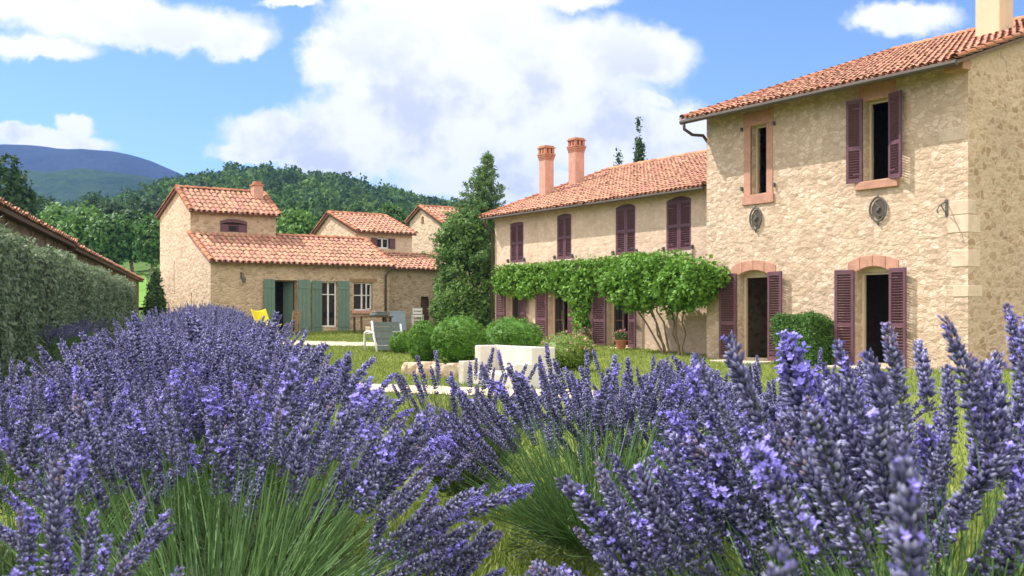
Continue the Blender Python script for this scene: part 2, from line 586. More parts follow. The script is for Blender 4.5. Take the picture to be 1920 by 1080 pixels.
m, t = M_('lawn')
tcn = t.n('ShaderNodeTexCoord')
a = t.noise(tcn.outputs['Object'], 0.45, 5.0, 0.6)
b = t.noise(tcn.outputs['Object'], 9.0, 5.0, 0.65)
c = t.noise(tcn.outputs['Object'], 60.0, 3.0, 0.6)
f = t.math('MULTIPLY_ADD', a.outputs['Fac'], 0.5, t.math('MULTIPLY_ADD', b.outputs['Fac'], 0.3, t.math('MULTIPLY', c.outputs['Fac'], 0.2)))
colr = t.ramp(f, [(0.36, (0.085, 0.125, 0.02)), (0.5, (0.17, 0.21, 0.038)), (0.62, (0.28, 0.27, 0.08))])
finish(t, colr, 0.95, c.outputs['Fac'], 0.6, 0.03, 0.1)
MAT['lawn'] = m

xs = np.concatenate([[-2950, -1800, -900, -300, -120, -60], np.arange(-36, 36.1, 0.6), [60, 120, 300, 900, 1800, 2950]])
ys = np.concatenate([[-290, -200, -100, -30], np.arange(-10, 64.1, 0.6), [75, 90, 120, 200, 500, 1500, 2000, 2590]])
sheet('ground', xs, ys, lambda X, Y: T(X, Y) - 0.3 * sstep(Y, 62, 80) - 3.0 * sstep(Y, 80, 500), MAT['lawn'])

m, t = M_('hill ground')
tcn = t.n('ShaderNodeTexCoord')
a = t.noise(tcn.outputs['Object'], 0.035, 5.0, 0.6)
b = t.noise(tcn.outputs['Object'], 0.5, 5.0, 0.65)
f = t.math('MULTIPLY_ADD', a.outputs['Fac'], 0.55, t.math('MULTIPLY', b.outputs['Fac'], 0.45))
finish(t, t.ramp(f, [(0.38, (0.045, 0.085, 0.02)), (0.6, (0.11, 0.19, 0.035))]), 0.95, b.outputs['Fac'], 0.5, 0.5, 0.1)
MAT['hill'] = m
m, t = M_('meadow')
tcn = t.n('ShaderNodeTexCoord')
a = t.noise(tcn.outputs['Object'], 0.12, 5.0, 0.6)
st = t.vmath('MULTIPLY', tcn.outputs['Object'], (0.9, 0.12, 0.3)).outputs[0]
b = t.noise(st, 1.2, 4.0, 0.65)
f = t.math('MULTIPLY_ADD', a.outputs['Fac'], 0.5, t.math('MULTIPLY', b.outputs['Fac'], 0.5))
finish(t, t.ramp(f, [(0.38, (0.10, 0.22, 0.03)), (0.6, (0.19, 0.33, 0.06))]), 0.95, b.outputs['Fac'], 0.4, 0.2, 0.1)
MAT['meadow'] = m

# hill sheet in polar strips so that its ridge line is smooth
ks = np.concatenate([np.linspace(-2.2, -0.6, 14)[:-1], np.linspace(-0.6, 0.35, 90), np.linspace(0.4, 1.5, 12)])
yl = np.concatenate([np.arange(54, 100, 4), np.arange(100, 400, 8), [400, 430, 480]])
K, Y = np.meshgrid(ks, yl)
X = K * Y
V = np.stack([X, Y, hill_z(X, Y)], -1).reshape(-1, 3)
nx, ny = len(ks), len(yl)
ii = np.arange(nx - 1)[None, :] + nx * np.arange(ny - 1)[:, None]
mb = MB()
mb.add(V, np.stack([ii, ii + 1, ii + 1 + nx, ii + nx], -1).reshape(-1, 4))
obj('hill', mb, MAT['hill'], smooth=True)['kind'] = 'structure'
FIELDS = []          # (k0, k1, y0, y1): open ground on the slope without trees


def field(k0, k1, y0, y1, lift=0.25):
    FIELDS.append((k0, k1, y0, y1))
    k = np.linspace(k0, k1, 14)
    y = np.linspace(y0, y1, 12)
    K, Y = np.meshgrid(k, y)
    K = K + 0.25 * (k1 - k0) * (Y - y0) / (y1 - y0) * (0.3 - (K - k0) / (k1 - k0))
    X = K * Y
    V = np.stack([X, Y, hill_z(X, Y) + lift], -1).reshape(-1, 3)
    ii = np.arange(13)[None, :] + 14 * np.arange(11)[:, None]
    mb = MB()
    mb.add(V, np.stack([ii, ii + 1, ii + 15, ii + 14], -1).reshape(-1, 4))
    obj('field', mb, MAT['meadow'], smooth=True)['kind'] = 'structure'


field(-0.455, -0.355, 205, 268)
field(-0.39, -0.335, 60, 96, 0.1)


def mountain(name, prof, yc, depth, cols, scale):
    m, t = M_(name)
    tcn = t.n('ShaderNodeTexCoord')
    a = t.noise(tcn.outputs['Object'], scale, 6.0, 0.65)
    b = t.noise(tcn.outputs['Object'], scale * 9, 4.0, 0.65)
    f = t.math('MULTIPLY_ADD', a.outputs['Fac'], 0.55, t.math('MULTIPLY', b.outputs['Fac'], 0.45))
    finish(t, t.ramp(f, [(0.38, cols[0]), (0.62, cols[1])]), 0.95, f, 0.8, 12.0, 0.05)
    ks = np.linspace(-1.6, 1.0, 260)
    s = np.linspace(0, 1, 30)
    K, S = np.meshgrid(ks, s)
    Y = yc - depth + 2 * depth * S
    X = K * yc
    e = np.interp(K, [p[0] for p in prof], [p[1] for p in prof])
    rug = 0.05 * np.sin(K * 55 + 3 * S) * np.sin(S * 9) + 0.04 * np.sin(K * 131 + 1.7) * np.sin(S * 17 + K * 30)
    h = e * yc * (np.sin(np.pi * S) ** 0.8) * (1 + rug * (np.abs(S - 0.5) * 2)) - 6
    V = np.stack([X, Y, 1.25 + h], -1).reshape(-1, 3)
    nx, ny = len(ks), len(s)
    ii = np.arange(nx - 1)[None, :] + nx * np.arange(ny - 1)[:, None]
    mb = MB()
    mb.add(V, np.stack([ii, ii + 1, ii + 1 + nx, ii + nx], -1).reshape(-1, 4))
    obj(name, mb, m, smooth=True)['kind'] = 'structure'


def pk(pts):
    return [((x - 960) / 2000.0, (592 - y) / 2000.0) for x, y in pts]


mountain('far_mountain', pk([(-1500, 360), (-600, 300), (-200, 268), (0, 271), (60, 268), (120, 276), (180, 281), (235, 282), (285, 295), (335, 318), (400, 350), (600, 420), (2900, 480)]),
         1900, 500, ((0.012, 0.022, 0.030), (0.026, 0.04, 0.046)), 0.006)
mountain('wooded_ridge', pk([(-1500, 380), (-300, 330), (0, 304), (40, 306), (110, 316), (190, 312), (260, 318), (330, 330), (420, 360), (600, 440), (2900, 500)]),
         1050, 300, ((0.014, 0.036, 0.016), (0.04, 0.075, 0.03)), 0.012)


# ------------------------------------------------------------------ roof tiles, walls, openings
def tile_field(mb, o, u, v, nrm, L, W, seed, p=0.19, row=0.34, hue=0.0):
    """barrel tiles over a rectangle: u along the eave, v up the slope"""
    rg = np.random.default_rng(seed)
    o, u, v, nrm = (np.array(q, float) for q in (o, u, v, nrm))
    nc, nr = max(1, int(round(L / p))), max(1, int(round(W / row)))
    p, row = L / nc, W / nr
    seg = 6
    th = np.linspace(0, math.pi, seg + 1)
    c_i, r_i = np.meshgrid(np.arange(nc), np.arange(nr))
    c_i, r_i = c_i.ravel(), r_i.ravel()
    n = len(c_i)
    u0 = (c_i + 0.5) * p + rg.normal(0, 0.008, n)
    v0 = r_i * row - 0.03 + rg.normal(0, 0.014, n)
    v1 = np.minimum(v0 + row + 0.07, W + 0.02)
    lift = 0.026 + rg.normal(0, 0.006, n)
    vs = np.zeros((n, 2, seg + 1, 3))
    for e, (vv, rr, lf) in enumerate(((v0, 0.44 * p, lift), (v1, 0.37 * p, lift * 0 + 0.0))):
        cu_ = u0[:, None] - np.cos(th)[None, :] * rr
        h_ = np.sin(th)[None, :] * rr * 0.72 + lf[:, None] + 0.012
        vs[:, e] = o + cu_[..., None] * u + vv[:, None, None] * v + h_[..., None] * nrm
    base = np.array([0.49, 0.245, 0.172])
    k = rg.random(n)
    col = base * (0.86 + 0.24 * rg.random((n, 1)))
    col[:, 1] *= 0.94 + 0.2 * rg.random(n)
    old = k > 0.9
    col[old] = np.array([0.40, 0.22, 0.145]) * (0.8 + 0.35 * rg.random((old.sum(), 1)))
    pale = k < 0.14
    col[pale] = np.array([0.56, 0.30, 0.19]) * (0.85 + 0.25 * rg.random((pale.sum(), 1)))
    m = 2 * (seg + 1)
    q = np.array([(i, i + 1, i + seg + 2, i + seg + 1) for i in range(seg)])
    f = (np.arange(n)[:, None, None] * m + q[None]).reshape(-1, 4)
    mb.add(vs.reshape(-1, 3), f, np.repeat(col, m, 0))
    # pans between the barrels
    u0 = c_i * p
    vs = np.zeros((n, 2, 5, 3))
    th2 = np.linspace(0, math.pi, 5)
    for e, vv in enumerate((v0 - 0.02, v1 - 0.02)):
        cu_ = u0[:, None] - np.cos(th2)[None, :] * p * 0.42
        h_ = 0.045 - np.sin(th2)[None, :] * 0.04 + (0.012 if e == 0 else 0.0)
        h_ = np.repeat(h_, n, 0)
        vs[:, e] = o + cu_[..., None] * u + vv[:, None, None] * v + h_[..., None] * nrm
    q = np.array([(i, i + 1, i + 6, i + 5) for i in range(4)])
    f = (np.arange(n)[:, None, None] * 10 + q[None]).reshape(-1, 4)
    mb.add(vs.reshape(-1, 3), f, np.repeat(col[rg.permutation(n)] * 0.9, 10, 0))


def ridge_row(mb, a, b, rad, seed, sag=0.0):
    rg = np.random.default_rng(seed)
    a, b = Vector(a), Vector(b)
    L = (b - a).length
    n = max(1, int(L / 0.38))
    d = (b - a) / n
    side = Vector((d.y, -d.x, 0)).normalized()
    for i in range(n):
        p, q = a + d * i - d * 0.1, a + d * (i + 1)
        vs = []
        for pt, rr, lf in ((p, rad, 0.02), (q, rad * 0.86, 0.0)):
            for k in range(7):
                t = math.pi * k / 6
                vs.append(tuple(pt + side * (math.cos(t) * rr) + Vector((0, 0, math.sin(t) * rr * 0.8 + lf))))
        c = np.array([0.46, 0.21, 0.12]) * (0.75 + 0.5 * rg.random())
        mb.add(vs, [(k, k + 1, k + 8, k + 7) for k in range(6)], c)


def slope(roof, x0, x1, ya, za, yb, zb, seed, deck_t=0.07, p=0.19, row=0.34, verge=True):
    """roof slope from the eave (ya, za) up to the ridge (yb, zb): tiles go to roof[0], the deck to roof[1]"""
    u = np.array((1.0, 0, 0)) if yb > ya else np.array((-1.0, 0, 0))
    v = np.array((0, yb - ya, zb - za), float)
    W = np.linalg.norm(v)
    v /= W
    nrm = np.array((0, -v[2], v[1])) if yb > ya else np.array((0, v[2], -v[1]) if False else (0, v[2], abs(v[1])))
    if nrm[2] < 0:
        nrm = -nrm
    o = np.array((x0 if yb > ya else x1, ya, za), float)
    tile_field(roof[0], o, u, v, nrm, x1 - x0, W, seed, p, row)
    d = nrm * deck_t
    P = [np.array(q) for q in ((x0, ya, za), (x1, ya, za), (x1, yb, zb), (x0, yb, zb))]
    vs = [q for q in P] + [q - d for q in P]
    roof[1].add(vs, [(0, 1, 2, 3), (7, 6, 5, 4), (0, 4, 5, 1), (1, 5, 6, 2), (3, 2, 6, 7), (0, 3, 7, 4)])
    if verge:
        for xx in (x0 + 0.05, x1 - 0.05):
            rg = np.random.default_rng(seed + int(xx * 10) + 99)
            n = int(W / 0.36)
            for i in range(n):
                pa = np.array((xx, ya, za)) + v * (i * W / n - 0.03) + nrm * 0.075
                pb = np.array((xx, ya, za)) + v * ((i + 1) * W / n + 0.03) + nrm * 0.055
                vs = []
                for pt, rr in ((pa, 0.105), (pb, 0.09)):
                    for k in range(6):
                        t = math.pi * k / 5
                        vs.append(pt + np.array((math.cos(t) * rr, 0, 0)) + nrm * math.sin(t) * rr * 0.8)
                roof[0].add(vs, [(k, k + 1, k + 7, k + 6) for k in range(5)],
                            np.array([0.42, 0.18, 0.10]) * (0.75 + 0.5 * rg.random()))


def arch_poly(x0, x1, z0, zs, rise, n=8):
    pts = [(x0, z0), (x1, z0), (x1, zs)]
    if rise > 0:
        for i in range(1, n):
            t = i / n
            pts.append((x1 + (x0 - x1) * t, zs + rise * (1 - (2 * t - 1) ** 2)))
    pts.append((x0, zs))
    return pts


X_, Y_, Z_ = (1, 0, 0), (0, 1, 0), (0, 0, 1)


def shutter_mb(w, z0, z1, slats=True, ang=0.0, hinge=(0, 0), sgn=1, arch=0.0, inner_high=True):
    """louvred leaf that runs from its hinge along sgn*x, turned about the hinge by ang"""
    mb = MB()
    Mx = Matrix.Translation((hinge[0], hinge[1], 0)) @ Matrix.Rotation(-ang * sgn, 4, 'Z') @ Matrix.Diagonal((sgn, 1, 1, 1))
    st, th = min(0.075, w * 0.16), 0.042

    def bx(a, b, c, d, e, f):
        mb.box(a, b, c, d, e, f, None, Mx)
    bx(0, st, -th, 0, z0, z1)
    bx(w - st, w, -th, 0, z0, z1)
    zm = z0 + (z1 - z0) * (0.42 if z1 - z0 > 1.9 else 0.5)
    for a, b in ((z0, z0 + 0.11), (z1 - 0.09, z1), (zm - 0.045, zm + 0.045)):
        bx(st, w - st, -th + 0.003, -0.003, a, b)
    for lo, hi in ((z0 + 0.11, zm - 0.045), (zm + 0.045, z1 - 0.09)):
        n = max(3, int((hi - lo) / 0.062))
        for i in range(n):
            zc = lo + (hi - lo) * (i + 0.5) / n
            L = Mx @ Matrix.Translation((0, -th / 2, zc)) @ Matrix.Rotation(R(38), 4, 'X')
            mb.box(st, w - st, -0.005, 0.005, -0.033, 0.033, None, L)
    for zz in (z0 + 0.2, z1 - 0.22):
        bx(0.0, w * 0.55, -th - 0.006, -th, zz - 0.015, zz + 0.015)
    return mb


def plank_shutter_mb(w, z0, z1, hinge, sgn, ang=0.0):
    mb = MB()
    Mx = Matrix.Translation((hinge[0], hinge[1], 0)) @ Matrix.Rotation(-ang * sgn, 4, 'Z') @ Matrix.Diagonal((sgn, 1, 1, 1))
    n = max(3, int(w / 0.13))
    for i in range(n):
        mb.box(w * i / n + 0.004, w * (i + 1) / n - 0.004, -0.035, 0, z0, z1, None, Mx)
    for zz in (z0 + 0.3, z1 - 0.3):
        mb.box(0.02, w - 0.02, -0.058, -0.0352, zz - 0.05, zz + 0.05, None, Mx)
    return mb


def frame_mb(x0, x1, z0, z1, y, fw=0.055, fd=0.06, mull=1, trans=(), sill=True):
    mb = MB()
    mb.box(x0, x0 + fw, y, y + fd, z0, z1)
    mb.box(x1 - fw, x1, y, y + fd, z0, z1)
    mb.box(x0 + fw, x1 - fw, y, y + fd, z1 - fw, z1)
    mb.box(x0 + fw, x1 - fw, y, y + fd, z0, z0 + fw)
    for i in range(mull):
        xc = x0 + (x1 - x0) * (i + 1) / (mull + 1)
        mb.box(xc - fw * 0.6, xc + fw * 0.6, y + 0.003, y + fd - 0.003, z0 + fw, z1 - fw)
    for zt in trans:
        mb.box(x0 + fw, x1 - fw, y + 0.006, y + fd - 0.006, zt - 0.02, zt + 0.02)
    return mb


def pane_mb(x0, x1, z0, z1, y):
    return MB().box(x0 + 0.03, x1 - 0.03, y, y + 0.008, z0 + 0.03, z1 - 0.03)


def voussoirs(x0, x1, zs, rise, hgt, n, ext=0.22, y=-0.02, depth=0.06):
    """dressed arch stones over an opening, narrow joints left open between them"""
    mb = MB()
    xa, xb = x0 - ext, x1 + ext

    def lo(x):
        t = min(1, max(0, (x - x0) / (x1 - x0)))
        return zs + rise * (1 - (2 * t - 1) ** 2)

    def hi(x):
        t = (x - xa) / (xb - xa)
        return zs + hgt * 0.72 + rise * 1.15 * (1 - (2 * t - 1) ** 2)
    for i in range(n):
        a, b = xa + (xb - xa) * i / n + 0.008, xa + (xb - xa) * (i + 1) / n - 0.008
        q = [a + (b - a) * j / 4 for j in range(5)]
        poly = [(x, lo(x) + 0.001) for x in q] + [(x, hi(x)) for x in q[::-1]]
        mb.prism(poly, (0, y, 0), X_, Z_, Y_, depth)
    return mb


def chimney_parts(roof, x0, x1, y0, y1, z0, z1, mat, capmat, kind='plain'):
    c = obj('chimney', MB().box(x0, x1, y0, y1, z0, z1), mat, roof, bevel=0.012)
    cap = MB()
    if kind == 'crown':
        for k in range(4):
            e = 0.012 + 0.016 * k
            cap.box(x0 - e, x1 + e, y0 - e, y1 + e, z1 + 0.065 * k + 0.001, z1 + 0.065 * (k + 1) - 0.006)
        zt = z1 + 0.26
        e = 0.055
        nx = 3
        for ax in range(nx):
            for ay in range(nx):
                if ax == 1 and ay == 1:
                    continue
                cx = x0 - e + (x1 - x0 + 2 * e) * (ax + 0.5) / nx
                cy = y0 - e + (y1 - y0 + 2 * e) * (ay + 0.5) / nx
                cap.box(cx - 0.055, cx + 0.055, cy - 0.055, cy + 0.055, zt, zt + 0.2)
        cap.box(x0 - 0.055, x1 + 0.055, y0 - 0.055, y1 + 0.055, zt + 0.2, zt + 0.25)
        cap.box(x0 - 0.01, x1 + 0.01, y0 - 0.01, y1 + 0.01, zt + 0.25, zt + 0.31)
    else:
        cap.box(x0 - 0.04, x1 + 0.04, y0 - 0.04, y1 + 0.04, z1, z1 + 0.07)
        cap.box(x0 + 0.05, x1 - 0.05, y0 + 0.05, y1 - 0.05, z1 + 0.07, z1 + 0.2)
    obj('chimney_cap', cap, capmat, roof, bevel=0.01)
    return c


FARM_ROT = R(-55.8)
COTT_ROT = R(34.2)


# ------------------------------------------------------------------ tall stone farmhouse on the right
def build_stone_house():
    root = thing('stone_farmhouse', 'tall two storey farmhouse of pale rubble stone with chimney and plum shutters', 'house',
                 (5.467, 29.96, 0), FARM_ROT)
    L, D, zt, oh, sl = 8.02, 12.5, 6.95, 0.70, 0.341
    rv, zr, zb = 8.8, 6.95 + 8.8 * 0.341, 8.5
    w1 = (1.66, 2.22, 4.48, 6.33)
    w2 = (5.30, 6.02, 4.46, 6.38)
    d1 = (1.20, 2.30, 0.06, 2.34, 0.13)
    d2 = (5.06, 6.03, 0.06, 2.30, 0.13)
    mb = MB()
    holes = [arch_poly(*w1, 0.0), arch_poly(*w2, 0.0), arch_poly(*d1), arch_poly(*d2)]
    mb.prism([(0, -0.4), (L, -0.4), (L, zt), (0, zt)], (0, 0, 0), X_, Z_, Y_, 0.36, holes, back=False, sides=False)
    obj('wall', mb, MAT['stone_light'], root)
    prof = [(0, -0.4), (D, -0.4), (D, zb), (rv, zr), (0, zt)]
    mb = MB()
    mb.prism(prof, (L, 0, 0), Y_, Z_, (-1, 0, 0), 0.3, back=False, sides=False)
    mb.prism(prof, (0, 0, 0), Y_, Z_, (1, 0, 0), 0.3, back=False, sides=False)
    mb.prism([(0, -0.4), (L, -0.4), (L, zb), (0, zb)], (0, D, 0), X_, Z_, Y_, 0.3, back=False, sides=False)
    obj('gable_wall', mb, MAT['stone_gable'], root)
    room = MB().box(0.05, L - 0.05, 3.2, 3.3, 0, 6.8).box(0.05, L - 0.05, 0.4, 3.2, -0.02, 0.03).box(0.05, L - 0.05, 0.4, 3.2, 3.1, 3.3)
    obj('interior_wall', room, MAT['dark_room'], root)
    rf = (MB(), MB())
    slope(rf, -0.25, L + 0.2, -oh, zt - oh * sl, rv, zr, 5)
    slope(rf, -0.25, L + 0.2, D + 0.4, zb - 0.4 * (zr - zb) / (D - rv), rv, zr, 6)
    ridge_row(rf[0], (-0.25, rv, zr + 0.03), (L + 0.2, rv, zr + 0.03), 0.15, 3)
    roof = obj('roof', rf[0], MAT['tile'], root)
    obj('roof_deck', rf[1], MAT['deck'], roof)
    xc, yc = L - 2.45, 5.0
    chimney_parts(roof, xc - 0.34, xc + 0.34, yc - 0.32, yc + 0.32, zt + sl * (yc - 0.5), 10.9, MAT['plaster_reveal'], MAT['brick'])
    ge = zt - oh * sl - 0.05
    gt = MB()
    gt.tube([(-0.27, -oh - 0.03, ge - 0.02), (L + 0.2, -oh - 0.03, ge)], 0.065, 8)
    for i in range(12):
        x = 0.2 + i * 0.68
        gt.bar((x, -oh - 0.03, ge - 0.03), (x, -oh + 0.18, ge + 0.01), 0.02, 0.012)
    g = obj('gutter', gt, MAT['zinc'], root)
    obj('downpipe', MB().tube([(-0.15, -oh - 0.03, ge - 0.05), (-0.15, -oh - 0.01, ge - 0.22), (-0.10, -0.45, ge - 0.36), (-0.02, -0.12, ge - 0.36),
                               (-0.05, 0.12, ge - 0.55), (-0.08, 0.3, ge - 1.0)], 0.045, 8), MAT['zinc'], root, smooth=True)
    rt = MB()
    for i in range(14):
        x = 0.15 + i * (L - 0.3) / 13
        rt.box(x - 0.04, x + 0.04, -oh + 0.06, 0.0, zt - 0.33, zt - 0.23, None, Matrix.Translation((0, 0, 0.0)))
    # fascia corner stone and quoins
    q = MB()
    q.box(L - 0.42, L + 0.06, -0.28, 0.02, zt - 0.34, zt - 0.1)
    obj('corner_stone', q, MAT['pink_stone'], root, bevel=0.02)
    qs = lambda *b: obj('quoin', MB().box(*b), MAT['ochre_stone'], root, bevel=0.015)
    zz = 0.0
    rg = random.Random(4)
    while zz < 6.2:
        h = rg.uniform(0.24, 0.42)
        if rg.random() < 0.22:
            w_ = rg.uniform(0.3, 0.62)
            qs(L - w_, L + 0.013, -0.013, rg.uniform(0.25, 0.55), zz + 0.012, zz + h)
        zz += h
    qs(L - 0.72, L - 0.06, -0.0125, 0.1, 5.12, 5.42)

    # upper window in a pink stone surround
    x0, x1, z0, z1 = w1
    wn = obj('window', frame_mb(x0, x1, z0, z1, 0.2, 0.05, 0.06, 0), MAT['cream_paint'], root)
    sr = MB()
    sr.box(x0 - 0.24, x0, -0.022, 0.05, z0, z1)
    sr.box(x1, x1 + 0.22, -0.022, 0.05, z0, z1)
    sr.box(x0 - 0.26, x1 + 0.24, -0.024, 0.05, z1 + 0.002, z1 + 0.36)
    sr.box(x0 - 0.28, x1 + 0.26, -0.05, 0.05, z0 - 0.26, z0 - 0.002)
    obj('surround', sr, MAT['pink_stone'], wn, bevel=0.012)
    cs = frame_mb(0, 0.5, z0 + 0.05, z1 - 0.05, 0, 0.05, 0.04, 0)
    co = obj('casement', cs, MAT['cream_paint'], wn)
    co.location = (x1 - 0.05, 0.24, 0)
    co.rotation_euler = (0, 0, R(97))
    hg = MB()
    for xx in (x0 - 0.3, x1 + 0.28):
        for z in (z0 + 0.2, z1 - 0.05):
            hg.box(xx - 0.025, xx + 0.025, -0.07, 0.0, z - 0.05, z + 0.05)
    obj('hinge_pin', hg, MAT['iron'], wn)

    # upper window with open shutters
    x0, x1, z0, z1 = w2
    wn = obj('window', frame_mb(x0, x1, z0, z1, 0.2, 0.05, 0.06, 0), MAT['cream_paint'], root, 'window with plum louvred shutters folded open')
    sr = MB()
    sr.box(x0 - 0.16, x1 + 0.16, -0.022, 0.05, z1 + 0.002, z1 + 0.42)
    obj('lintel', sr, MAT['pink_stone'], wn, bevel=0.012)
    obj('sill', MB().box(x0 - 0.22, x1 + 0.26, -0.09, 0.12, z0 - 0.2, z0 - 0.002), MAT['pink_stone'], wn, bevel=0.015)
    obj('shutter', shutter_mb(0.40, z0 - 0.02, z1 + 0.06, True, R(14), (x0 - 0.02, -0.035), -1), MAT['shutter'], wn)
    obj('shutter', shutter_mb(0.44, z0 - 0.02, z1 + 0.06, True, R(16), (x1 + 0.02, -0.035), 1), MAT['shutter'], wn)

    # two doors with arched pink lintels
    for (x0, x1, z0, zs, rise), lab, sa in ((d1, 'garden door with glazed leaf swung inwards', (0.54, 0.56, 12, 10)),
                                            (d2, 'dark garden door nearest the house corner', (0.50, 0.52, 12, 10))):
        fr = frame_mb(x0, x1, z0, zs, 0.24, 0.06, 0.07, 0)
        fr.prism(arch_poly(x0, x1, zs - 0.03, zs, rise), (0, 0.24, 0), X_, Z_, Y_, 0.05)
        dr = obj('door', fr, MAT['cream_paint'], root, lab)
        obj('lintel', voussoirs(x0, x1, zs, rise, 0.34, 4, 0.24), MAT['pink_stone'], dr, bevel=0.01)
        obj('shutter', shutter_mb(sa[0], z0 + 0.02, zs + 0.06, True, R(sa[2]), (x0 - 0.02, -0.035), -1), MAT['shutter'], dr)
        obj('shutter', shutter_mb(sa[1], z0 + 0.02, zs + 0.06, True, R(sa[3]), (x1 + 0.02, -0.035), 1), MAT['shutter'], dr)
        lf = obj('door_leaf', frame_mb(0, 0.52, z0 + 0.06, zs - 0.06, 0, 0.07, 0.045, 0, (0.9,)), MAT['dark_wood'], dr)
        lf.location = (x1 - 0.06, 0.3, 0)
        lf.rotation_euler = (0, 0, R(108))
        hd = obj('handle', MB().box(0.40, 0.50, -0.03, -0.005, 1.02, 1.06).box(0.44, 0.47, -0.012, 0.0, 0.92, 1.14), MAT['white_paint'], dr)
        hd.location = lf.location
        hd.rotation_euler = lf.rotation_euler
        obj('step', MB().box(x0 - 0.35, x1 + 0.3, -0.75, 0.3, -0.12, z0 - 0.003), MAT['slab'], dr, bevel=0.02)
    return root


